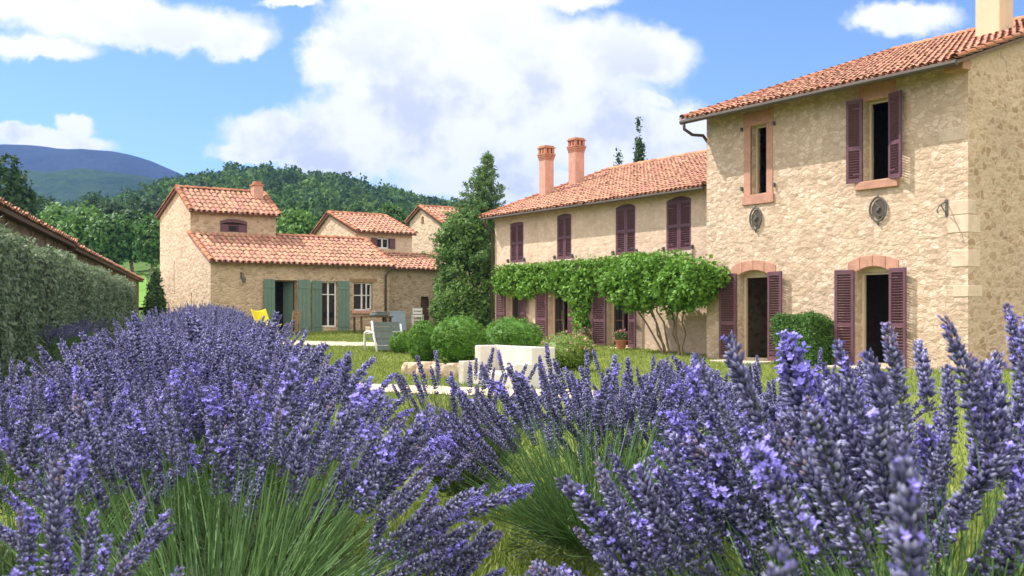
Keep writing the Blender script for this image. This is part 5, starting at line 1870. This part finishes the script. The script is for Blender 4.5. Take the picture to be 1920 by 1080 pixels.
def build_misc():
    p = ground_at(cott_pt(8.25, 0.25))
    r_ = thing('leaning_board', 'blue grey board leaning on the rear cottage wall beside the downpipe', 'board', p, COTT_ROT)
    mb = MB()
    Mx = Matrix.Rotation(R(-9), 4, 'X')
    mb.box(-0.38, 0.38, -0.02, 0.02, 0, 0.82, None, Mx)
    mb.box(-0.40, 0.40, -0.03, -0.0202, 0.78, 0.84, None, Mx)
    mb.box(-0.40, 0.40, -0.03, -0.0202, -0.0, 0.05, None, Mx)
    obj('panel', mb, MAT['blue_grey'], r_)
    # wall lamp on the cottage
    r_ = thing('wall_lantern', 'small dark iron lantern on the cottage wall under the eave', 'lamp', cott_pt(1.25, 0.0, 2.55), COTT_ROT)
    obj('bracket', MB().tube([(0, 0, 0.38), (0, -0.12, 0.42), (0.02, -0.24, 0.36), (0.02, -0.24, 0.28)], 0.014, 6).box(-0.04, 0.04, -0.02, 0, 0.2, 0.45), MAT['iron'], r_)
    ln = MB()
    ln.tube([(0.02, -0.24, 0.02), (0.02, -0.24, 0.05), (0.02, -0.24, 0.2), (0.02, -0.24, 0.28)], [0.04, 0.07, 0.09, 0.02], 6)
    obj('lamp_shade', ln, MAT['iron'], r_)
    # diamond iron plates on the stone house
    c, s = math.cos(FARM_ROT), math.sin(FARM_ROT)
    for (t, z, hw, hh, lab) in ((1.87, 3.84, 0.20, 0.29, 'small pointed oval iron ornament under the pink framed window'),
                                (5.72, 3.77, 0.23, 0.29, 'larger diamond shaped iron ornament under the shuttered window')):
        r_ = thing('wall_ornament', lab, 'ornament', (5.467 + c * t, 29.96 + s * t, z), FARM_ROT, 'iron ornaments on the stone facade')
        mb = MB()
        ring = []
        for k in range(24):
            a = 2 * math.pi * k / 24
            ca, sa = math.cos(a), math.sin(a)
            q = (abs(ca) ** 1.25 * (1 if ca > 0 else -1) * hw, -0.045, abs(sa) ** 0.95 * (1 if sa > 0 else -1) * hh)
            ring.append(q)
        mb.tube(ring + [ring[0]], 0.026, 6, cap=False)
        mb.tube([(-hw * 0.4, -0.045, hh * 0.55), (hw * 0.25, -0.05, hh * 0.1), (-hw * 0.2, -0.05, -hh * 0.25), (hw * 0.2, -0.045, -hh * 0.6)], 0.02, 6)
        mb.tube([(0, -0.045, hh), (0, -0.05, hh + 0.07)], [0.03, 0.005], 6)
        mb.tube([(0, -0.045, -hh), (0.01, -0.05, -hh - 0.1)], [0.035, 0.012], 6)
        mb.tube([(0, 0.0, 0), (0, -0.06, 0)], [0.03, 0.05], 8)
        obj('frame', mb, MAT['iron'], r_)
        pl = MB().prism([(hw * 0.8 * math.cos(a) * abs(math.cos(a)) ** 0.25, hh * 0.8 * math.sin(a)) for a in np.linspace(0, 2 * math.pi, 17)[:-1]],
                        (0, -0.012, 0), X_, Z_, (0, -1, 0), 0.018)
        obj('back_plate', pl, MAT['zinc'], r_)
    t, z = 7.5, 3.62
    r_ = thing('iron_hook', 'slim wrought iron hook fixed to the stone wall near the house corner', 'hook', (5.467 + c * t, 29.96 + s * t, z), FARM_ROT)
    obj('bracket', MB().tube([(0, 0.0, 0.16), (0, -0.05, 0.17), (0, -0.28, 0.06), (0, -0.36, -0.04), (0, -0.32, -0.1)], 0.016, 6)
        .tube([(0, 0, -0.12), (0, -0.22, 0.08)], 0.012, 6).box(-0.03, 0.03, -0.02, 0, -0.16, 0.22), MAT['iron'], r_)
    # flower pots beside the long house door
    for i, (t, v, r0, lab) in enumerate(((6.45, 0.75, 0.16, 'terracotta pot of pink flowers left of the farmhouse door step'),
                                         (8.25, 0.7, 0.18, 'terracotta pot of pink flowers right of the farmhouse door step'))):
        p = ground_at(farm_pt(t, v, 0))
        r_ = thing('flower_pot', lab, 'pot', p)
        obj('pot', MB().tube([(0, 0, 0), (0, 0, 0.24), (0, 0, 0.245), (0, 0, 0.3)], [r0 * 0.65, r0, r0 * 1.12, r0 * 1.12], 14), MAT['terracotta'], r_)
        rg = np.random.default_rng(90 + i)
        fo = foliage([(0, 0, 0.4, 0.2, 0.2, 0.17)], 90, 7, 0.03, 0.06, ((0.06, 0.12, 0.03), (0.13, 0.22, 0.05)), 0.6, rg)
        obj('foliage', fo, MAT['leaf'], r_)
        P, N = ell_points([(0, 0, 0.42, 0.21, 0.21, 0.18)], 50, rg, 1, 1.15)
        fl_ = MB()
        for q in range(3):
            leaves(fl_, P + rg.normal(size=P.shape) * 0.012, rg.normal(size=P.shape), 0.05, np.tile((0.65, 0.25, 0.30), (len(P), 1)), 0.9, rg)
        obj('flower', fl_, MAT['leaf'], r_)


build_misc()


# ------------------------------------------------------------------ grass blades on the lawn in view
def build_grass():
    rg = np.random.default_rng(8)
    n = 190000
    y = np.where(rg.random(n) < 0.25, 3.0 + 6 * rg.random(n), 8 + 38 * rg.random(n) ** 0.8)
    k = -0.22 + 0.97 * rg.random(n) ** 1.4
    x = k * y
    keep = (T(x, y) < 0.75)
    x, y = x[keep], y[keep]
    n = len(x)
    z = T(x, y)
    h = 0.035 + 0.05 * rg.random(n)
    a = rg.random(n) * 6.28
    wd = 0.006 + 0.0003 * y
    lean = rg.normal(size=(n, 2)) * 0.02
    V = np.zeros((n, 3, 3))
    V[:, 0] = np.stack([x - np.cos(a) * wd, y - np.sin(a) * wd, z], 1)
    V[:, 1] = np.stack([x + np.cos(a) * wd, y + np.sin(a) * wd, z], 1)
    V[:, 2] = np.stack([x + lean[:, 0], y + lean[:, 1], z + h], 1)
    C = np.array((0.13, 0.20, 0.03)) + np.array((0.18, 0.15, 0.06)) * rg.random((n, 1))
    # nothing grows on the paths
    def off(pts, wid):
        pts = np.array(pts)
        d = np.full(n, 9e9)
        for p, q in zip(pts[:-1], pts[1:]):
            e = q - p
            t_ = np.clip(((x - p[0]) * e[0] + (y - p[1]) * e[1]) / (e @ e), 0, 1)
            d = np.minimum(d, np.hypot(x - p[0] - e[0] * t_, y - p[1] - e[1] * t_))
        return d > wid / 2 - 0.08
    ok = off([(-6.5, 20.5), (-4, 19.2), (-2.4, 18.3), (-1.0, 17.6), (0.8, 16.8), (2.0, 16.0)], 1.7)
    ok &= off([(-9.5, 38.5), (-6.8, 37.5), (-4.5, 36.6), (-2.4, 36.3), (0.3, 36.5), (1.8, 35.4)], 2.0)
    V, C = V[ok], C[ok]
    mb = MB()
    mb.add(V.reshape(-1, 3), np.arange(len(V) * 3).reshape(-1, 3), np.repeat(C, 3, 0))
    tag(obj('lawn_grass', mb, MAT['leaf']), 'short mown grass of the garden lawn', 'grass', None, 'stuff')


build_grass()

# ------------------------------------------------------------------ lavender
CALYX = np.array((0.040, 0.036, 0.084))
MIDV = np.array((0.185, 0.175, 0.345))
HAIR = np.array((0.58, 0.58, 0.82))
BLOOM = np.array((0.33, 0.28, 0.82))


def spike_mesh(seed, L=0.17, rad=0.0165, whorls=12, per=8, lod=0, bloom=0.12, wither=False):
    """flower spike along +z from 0 to L; returns an MB"""
    rg = np.random.default_rng(seed)
    mb = MB()
    if lod == 0:
        mb.tube([(0, 0, -0.01), (0, 0, L * 0.9)], [0.0022, 0.0012], 4, (0.09, 0.12, 0.06))
    P, D, S, TT = [], [], [], []
    for wv_ in range(whorls):
        t = (wv_ + 0.3 * rg.random()) / whorls
        gap = t ** 0.9 if t > 0.15 else t
        z = L * gap
        prof = 1.0 if t < 0.62 else math.sqrt(max(0.03, 1 - ((t - 0.62) / 0.40) ** 2))
        if t < 0.12:
            prof *= 0.75
        m = max(3, int(per * (0.55 + 0.45 * prof)))
        a0 = rg.random() * 6.28
        for k in range(m):
            a = a0 + 2 * math.pi * (k + rg.uniform(-.25, .25)) / m
            el = R(rg.uniform(18, 48)) + t * 0.5
            d = np.array((math.cos(a) * math.cos(el), math.sin(a) * math.cos(el), math.sin(el)))
            P.append((math.cos(a) * 0.0025, math.sin(a) * 0.0025, z + rg.normal() * 0.0025))
            D.append(d)
            TT.append(t)
            S.append(rad * prof * rg.uniform(0.75, 1.2) + 0.003)
    P, D, S = np.array(P), np.array(D), np.array(S)[:, None]
    n = len(P)
    up = np.tile((0, 0, 1.0), (n, 1))
    sx_ = unit(np.cross(D, up))
    sy_ = np.cross(sx_, D)
    wd = S * (0.20 if lod == 0 else 0.32)
    k = rg.random((n, 1))
    base = CALYX * (0.7 + 0.6 * rg.random((n, 1)))
    mid = MIDV * (0.35 + 0.85 * k)
    tipc = np.where(k > 0.55, HAIR * (0.7 + 0.5 * rg.random((n, 1))), MIDV * (0.8 + 0.6 * k))
    TT = np.array(TT)
    hot = rg.random(n) < bloom * np.where(TT > 0.55, 2.0, 0.55)
    if wither:
        dry = (TT > 0.72) & (rg.random(n) < 0.3)
        mid[dry] = np.array((0.24, 0.17, 0.24))
        tipc[dry] = np.array((0.48, 0.38, 0.44)) * (0.7 + 0.5 * rg.random((dry.sum(), 1)))
    mid[hot] = BLOOM * 0.6
    tipc[hot] = BLOOM * (0.8 + 0.3 * rg.random((hot.sum(), 1)))
    if lod <= 1:
        q0 = P
        qm = P + D * S * 0.62
        qt = P + D * S
        ring = [qm + sx_ * wd, qm + sy_ * wd * 0.8, qm - sx_ * wd, qm - sy_ * wd * 0.8]
        V = np.stack([q0] + ring + [qt], 1).reshape(-1, 3)
        C = np.stack([base, mid, mid, mid, mid, tipc], 1).reshape(-1, 3)
        tri = np.array([(0, 2, 1), (0, 3, 2), (0, 4, 3), (0, 1, 4), (5, 1, 2), (5, 2, 3), (5, 3, 4), (5, 4, 1)])
        mb.add(V, (np.arange(n)[:, None, None] * 6 + tri[None]).reshape(-1, 3), C)
    else:
        V = np.stack([P + D * S * 0.15, P + D * S * 0.6 + sx_ * wd * 1.3, P + D * S * 1.05, P + D * S * 0.6 - sx_ * wd * 1.3], 1).reshape(-1, 3)
        C = np.stack([base, mid, tipc, mid], 1).reshape(-1, 3)
        mb.add(V, np.arange(n)[:, None] * 4 + np.arange(4)[None, :], C)
    if lod == 0:
        # open corollas
        idx = np.where(hot)[0]
        for i in idx:
            c_ = P[i] + D[i] * S[i] * 0.95
            pet = []
            for j in range(5):
                a = 2 * math.pi * j / 5 + rg.random()
                e = unit(D[i] * 0.55 + sx_[i] * math.cos(a) + sy_[i] * math.sin(a))
                sd_ = unit(np.cross(e, D[i]))
                ln = S[i][0] * rg.uniform(0.32, 0.52)
                pet += [c_, c_ + e * ln * 0.6 + sd_ * ln * 0.3, c_ + e * ln, c_ + e * ln * 0.6 - sd_ * ln * 0.3]
            pet = np.array(pet)
            mb.add(pet, np.arange(5)[:, None] * 4 + np.arange(4)[None, :], BLOOM * rg.uniform(0.8, 1.15))
    return mb


NSPK = 10
SPK = [spike_mesh(500 + i, 0.165, 0.0152 * (0.85 + 0.1 * (i % 4)), 15, 12, 0, (0.02, 0.07, 0.03, 0.24, 0.01)[i % 5], i % 5 == 4) for i in range(NSPK)]
for i, s_ in enumerate(SPK):
    b1, b2 = (0.16 * math.sin(i * 2.1), 0.13 * math.cos(i * 1.3))
    for v_ in s_.v:
        q_ = (np.clip(v_[:, 2], 0, 1) / 0.165) ** 2 * 0.165
        v_[:, 0] += b1 * q_
        v_[:, 1] += b2 * q_
SPK_ME = []
for i, s_ in enumerate(SPK):
    me = s_.mesh('flower_spike')
    me.materials.append(MAT['lav'])
    SPK_ME.append(me)
SPK1 = [spike_mesh(600 + i, 0.165, 0.0142, 13, 9, 1, (0.03, 0.08)[i % 2]) for i in range(5)]
SPK2 = [spike_mesh(700 + i, 0.165, 0.0160, 10, 6, 2, 0.05) for i in range(5)]


def rot_to(d, roll):
    d = Vector(d).normalized()
    q = Vector((0, 0, 1)).rotation_difference(d)
    return q.to_matrix() @ Matrix.Rotation(roll, 3, 'Z')


def bush_geometry(seed, H, n, tilt, length, base_h, base_r, lean=(0, 0), sp_len=1.0, jit=0.12, az=(0, 2 * math.pi)):
    """stem curves of one fan shaped lavender plant, about its own base"""
    rg = np.random.default_rng(seed)
    a = az[0] + (az[1] - az[0]) * rg.random(n)
    th = tilt * np.sqrt(rg.random(n))
    d = np.stack([np.sin(th) * np.cos(a) + lean[0], np.sin(th) * np.sin(a) + lean[1], np.cos(th)], 1)
    d = unit(d + rg.normal(size=(n, 3)) * 0.045)
    p0 = np.stack([np.cos(a) * base_r * np.sqrt(rg.random(n)), np.sin(a) * base_r * np.sqrt(rg.random(n)), base_h * (0.75 + 0.3 * rg.random(n))], 1)
    L = length * (1 - jit * 1.6 * rg.random(n) ** 1.5) * (1 + 0.05 * rg.normal(size=n))
    bendv = np.stack([d[:, 0], d[:, 1], -0.3 * np.sin(th)], 1) * (0.05 * rg.random((n, 1)))
    tip = p0 + d * L[:, None] + bendv * L[:, None] + np.array((0, 0, -0.05)) * (np.sin(th) ** 2)[:, None] * L[:, None]
    mid = p0 + d * (L * 0.5)[:, None] + rg.normal(size=(n, 3)) * 0.008
    sd_ = unit(tip - mid)
    return p0, mid, tip, sd_, rg


def stems_mb(mb, p0, mid, tip, w0, col_a, col_b, rg, sides=3):
    n = len(p0)
    k = rg.random((n, 1))
    C = np.array(col_a) + (np.array(col_b) - np.array(col_a)) * k
    d = unit(tip - p0)
    x = unit(np.cross(d, rg.normal(size=(n, 3))))
    y = np.cross(d, x)
    V = []
    for q, ww in ((p0, w0), (mid, w0 * 0.85), (tip, w0 * 0.6)):
        for s in range(sides):
            t_ = 2 * math.pi * s / sides
            V.append(q + (x * math.cos(t_) + y * math.sin(t_)) * ww)
    V = np.stack(V, 1).reshape(-1, 3)
    f = []
    for r_ in range(2):
        for s in range(sides):
            a, b = r_ * sides + s, r_ * sides + (s + 1) % sides
            f.append((a, b, b + sides, a + sides))
    F = (np.arange(n)[:, None, None] * (3 * sides) + np.array(f)[None]).reshape(-1, 4)
    mb.add(V, F, np.repeat(C, 3 * sides, 0))


def merge_spikes(out, protos, pos, dirs, scl, rg, tint=None):
    for i in range(len(pos)):
        pb = protos[rg.integers(len(protos))]
        M = np.array(rot_to(dirs[i], rg.random() * 6.28))
        sc = scl[i] if hasattr(scl, '__len__') else scl
        o = out.nv
        V = np.concatenate(pb.v) * sc @ M.T + pos[i]
        out.v.append(V)
        C = np.concatenate(pb.c)
        out.c.append(C * (0.8 + 0.4 * rg.random()) * (1 if tint is None else np.array(tint)))
        for f_ in pb.f:
            out.f.append(f_ + o)
        out.nv += len(V)


G1, G2 = (0.055, 0.125, 0.032), (0.16, 0.275, 0.090)


def lavender(label, x, y, seed, H=0.85, n=170, tilt=R(52), length=None, lod=0, group=None, base_r=0.10, base_h=0.22, lean=(0, 0), parts=100,
             scale=1.0, z=None, ngreen=None, jit=0.12, col=(G1, G2), az=(0, 2 * math.pi), tint=None, gtilt=1.08):
    z = Tz(x, y) if z is None else z
    root = thing('lavender_bush', label, 'lavender', (x, y, z), 0, group)
    length = length or (H - base_h)
    p0, mid, tip, sd_, rg = bush_geometry(seed, H, n, tilt, length, base_h, base_r, lean, jit=jit, az=az)
    st = MB()
    slen = 0.165 * scale
    stem_tip = tip - sd_ * slen
    w0 = {0: 0.0017, 1: 0.0021, 2: 0.0034}[lod]
    stems_mb(st, p0, p0 + (stem_tip - p0) * 0.5 + (mid - (p0 + tip) / 2) * 0.6, stem_tip, w0, *col, rg)
    # leafy flowerless shoots
    ng = n * (3 if lod == 0 else 2 if lod == 1 else 1) if ngreen is None else ngreen
    q0, qm, qt, qd, _ = bush_geometry(seed + 1, H, ng, tilt * gtilt, length * 0.72, base_h * 0.9, base_r * 1.2, lean, jit=0.45)
    stems_mb(st, q0, qm, qt, w0 * 1.1, col[0], col[1], rg)
    # dense narrow leaves round the woody heart
    m = (2600 if lod == 0 else 1200 if lod == 1 else 260)
    rr = length * 0.46
    dd = unit(rg.normal(size=(m, 3)) * (1, 1, 0.7) + np.array((lean[0], lean[1], 0.45)))
    dd[:, 2] = np.abs(dd[:, 2]) * 0.8
    P = np.array((0, 0, base_h * 0.5)) + dd * (rr * rg.random((m, 1)) ** 0.5) * np.array((1, 1, 1.15))
    t_ = unit(dd + rg.normal(size=(m, 3)) * 0.35)
    ln = 0.035 + 0.03 * rg.random((m, 1))
    wv_ = unit(np.cross(t_, rg.normal(size=(m, 3)))) * (0.0028 if lod == 0 else 0.004 if lod == 1 else 0.009)
    V = np.stack([P, P + t_ * ln * 0.5 + wv_, P + t_ * ln, P + t_ * ln * 0.5 - wv_], 1).reshape(-1, 3)
    lc = np.array((0.07, 0.11, 0.045)) + (np.array((0.15, 0.20, 0.095)) - np.array((0.07, 0.11, 0.045))) * rg.random((m, 1))
    st.add(V, np.arange(m)[:, None] * 4 + np.arange(4)[None, :], np.repeat(lc, 4, 0))
    obj('stem', st, MAT['stem'], root)['kind'] = 'stuff'
    scl = scale * (0.62 + 0.62 * rg.random(n))
    if lod == 0:
        world_tip = tip + np.array((x, y, z))
        dist = np.linalg.norm(world_tip - np.array((0, 0, 1.25)), axis=1)
        order = np.argsort(dist)
        own = order[:parts]
        for i in own:
            o = bpy.data.objects.new('flower_spike', SPK_ME[rg.integers(NSPK)])
            COL.objects.link(o)
            o.parent = root
            o.location = stem_tip[i] + sd_[i] * (slen - 0.165 * scl[i])
            o.rotation_euler = rot_to(sd_[i], rg.random() * 6.28).to_euler()
            o.scale = (scl[i] * rg.uniform(0.9, 1.15),) * 2 + (scl[i],)
        rest = order[parts:]
        protos = SPK1
    else:
        rest = np.arange(n)
        protos = SPK1 if lod == 1 else SPK2
    if len(rest):
        b = MB()
        merge_spikes(b, protos, stem_tip[rest] + sd_[rest] * (slen - 0.165 * scl[rest])[:, None], sd_[rest], scl[rest], rg, tint)
        obj('blossom', b, MAT['lav'], root)['kind'] = 'stuff'
    return root


# foreground plants, each its own; the flowering stems arch away from the path side where the camera stands
BACK = (R(-28), R(208))
lavender('big fan shaped lavender bush in the left foreground, its green stems spread wide', at(395, 2.35), 2.35, 1001, 0.84, 112, R(60), 0.62, 0,
         base_r=0.13, base_h=0.22, scale=0.98, jit=0.05, az=BACK, ngreen=700)
lavender('lavender bush at the left edge right next to the camera', at(-50, 1.7), 1.7, 1002, 0.74, 20, R(38), 0.50, 0, base_r=0.10, base_h=0.2, az=BACK)
lavender('low lavender sprig cluster at the bottom left in front of the fan shaped bush', at(185, 1.3), 1.3, 1003, 0.56, 6, R(16), 0.50, 0,
         base_r=0.10, base_h=0.2, z=0.28)
lavender('lavender bush right behind the big fan shaped bush, leaning to the right', at(500, 3.3), 3.3, 1004, 0.84, 72, R(44), 0.64, 0,
         base_r=0.13, base_h=0.2, az=BACK)
lavender('lavender bush at the left edge between the fan shaped bush and the hedge', at(45, 2.9), 2.9, 1016, 0.80, 80, R(46), 0.60, 0,
         base_r=0.12, base_h=0.2, az=BACK)
lavender('lavender bush at the left edge close to the foot of the hedge', at(5, 4.4), 4.4, 1017, 0.80, 80, R(46), 0.60, 1,
         base_r=0.14, base_h=0.2)
lavender('lavender bush behind the fan shaped bush on the hedge side', at(250, 3.4), 3.4, 1005, 0.80, 72, R(46), 0.62, 0, base_r=0.14, base_h=0.2, az=BACK)
lavender('wide lavender bush in the middle with long slanting purple spikes', at(1125, 3.9), 3.9, 1006, 0.84, 210, R(64), 0.70, 0,
         base_r=0.15, base_h=0.15, scale=1.0, jit=0.07, az=BACK, ngreen=800, lean=(0.10, 0))
lavender('dome shaped grey green lavender bush with few spikes in front of the white bench', at(872, 6.2), 6.2, 1007, 0.86, 40, R(34), 0.78, 1,
         base_r=0.12, base_h=0.15, z=0.12, ngreen=1300, col=((0.09, 0.13, 0.06), (0.17, 0.22, 0.11)))
lavender('lavender bush right of the middle bush with upright spikes below the wall shrub', at(1290, 5.2), 5.2, 1008, 0.88, 120, R(44), 0.68, 1,
         base_r=0.16, base_h=0.2)
lavender('lavender bush just behind the middle bush, upright spikes below the flowering shrub', at(1195, 4.9), 4.9, 1015, 0.86, 130, R(46), 0.68, 1,
         base_r=0.16, base_h=0.2)
lavender('lavender bush in the right foreground with spikes leaning to the left', at(1540, 1.9), 1.9, 1009, 0.78, 64, R(46), 0.60, 0,
         base_r=0.12, base_h=0.18, lean=(-0.30, 0), scale=1.2, az=BACK, ngreen=520)
lavender('tall lavender bush in the right foreground below the farmhouse door', at(1720, 2.2), 2.2, 1010, 0.90, 66, R(46), 0.70, 0,
         base_r=0.14, base_h=0.22, scale=1.25, az=BACK, ngreen=460)
lavender('tallest lavender bush at the right edge in front of the gable', at(1890, 1.7), 1.7, 1011, 0.96, 52, R(32), 0.72, 0,
         base_r=0.12, base_h=0.24, scale=1.3, az=BACK)
lavender('nearest lavender sprigs at the bottom right, slightly out of focus', at(1770, 0.78), 0.78, 1012, 0.86, 5, R(12), 0.66, 0,
         base_r=0.07, base_h=0.3, z=0.19, scale=1.2)
lavender('low lavender bush between the big fan shaped bush and the middle bush', at(640, 2.75), 2.75, 1013, 0.66, 34, R(66), 0.46, 0,
         base_r=0.1, base_h=0.08, lean=(0.25, 0), az=(R(-28), R(100)))
lavender('lavender bush behind the right foreground bushes with slim upright spikes', at(1480, 4.6), 4.6, 1014, 0.88, 95, R(40), 0.66, 1,
         base_r=0.16, base_h=0.2)

# the long bed beside the hedge: three kinds of bush copied along it
rg = random.Random(17)
LAB = 'lavender bush in full flower in the long bed beside the hedge'
GRP = 'lavender bushes in the long bed beside the hedge'
protoM = [lavender(LAB, 0, 0, 1100 + i, 0.88, 130, R(48), 0.68, 1, GRP, base_r=0.18, base_h=0.2, z=0, ngreen=130) for i in range(3)]
protoF = [lavender(LAB, 0, 0, 1200 + i, 0.88, 120, R(50), 0.68, 2, GRP, base_r=0.22, base_h=0.2, z=0, ngreen=60) for i in range(4)]
used = set()


def plant(protos, x, y, s):
    i = rg.randrange(len(protos))
    key = (protos[i].name)
    if key in used:
        o = copy_tree(protos[i])
    else:
        o = protos[i]
        used.add(key)
    o.location = (x, y, Tz(x, y))
    o.rotation_euler = (0, 0, rg.uniform(0, 6.28))
    o.scale = (s, s, s * rg.uniform(0.94, 1.06))


yb = 4.2
while yb < 27.5:
    xl, xr = -0.28 - 0.29 * yb, 0.06 - 0.276 * yb
    m = max(2, int((xr - xl) / 0.62) + 1)
    for j in range(m):
        x = xl + (xr - xl) * (j + 0.5) / m + rg.uniform(-.12, .12)
        y = yb + rg.uniform(-.25, .25)
        edge = abs((j + 0.5) / m * 2 - 1)
        plant(protoM if yb < 9 else protoF, x, y, rg.uniform(0.96, 1.06) * (1 - 0.16 * edge ** 2))
    yb += 0.72 if yb < 12 else 0.95
for p in protoM + protoF:
    if p.name not in used:
        plant([p], -2.2, 6.2, 1.0)

# darker bushes in the hedge's shade
LAB2 = 'lavender bush standing in the shade at the foot of the hedge'
GRP2 = 'shaded lavender bushes at the foot of the hedge'
p2 = lavender(LAB2, 0, 0, 1300, 0.84, 110, R(46), 0.64, 2, GRP2, base_r=0.2, base_h=0.2, z=0, ngreen=60)
first = True
yb = 15.0
while yb < 26:
    o = p2 if first else copy_tree(p2)
    first = False
    x = -1.75 - 0.325 * yb + rg.uniform(-.1, .1)
    o.location = (x, yb, Tz(x, yb))
    o.rotation_euler = (0, 0, rg.uniform(0, 6.28))
    o.scale = (0.85, 0.85, 0.82)
    yb += rg.uniform(0.75, 1.0)

# ------------------------------------------------------------------ haze
mh, t = M_('haze air')
pv = t.n('ShaderNodeVolumePrincipled', {'Color': (0.24, 0.43, 1.0), 'Density': 0.00019, 'Anisotropy': 0.2})
t.n('ShaderNodeOutputMaterial', {'Volume': pv.outputs[0]})
mb = MB().box(-3000, 3000, -300, 2600, -14, 318)
o = obj('haze', mb, mh)
o['kind'] = 'stuff'
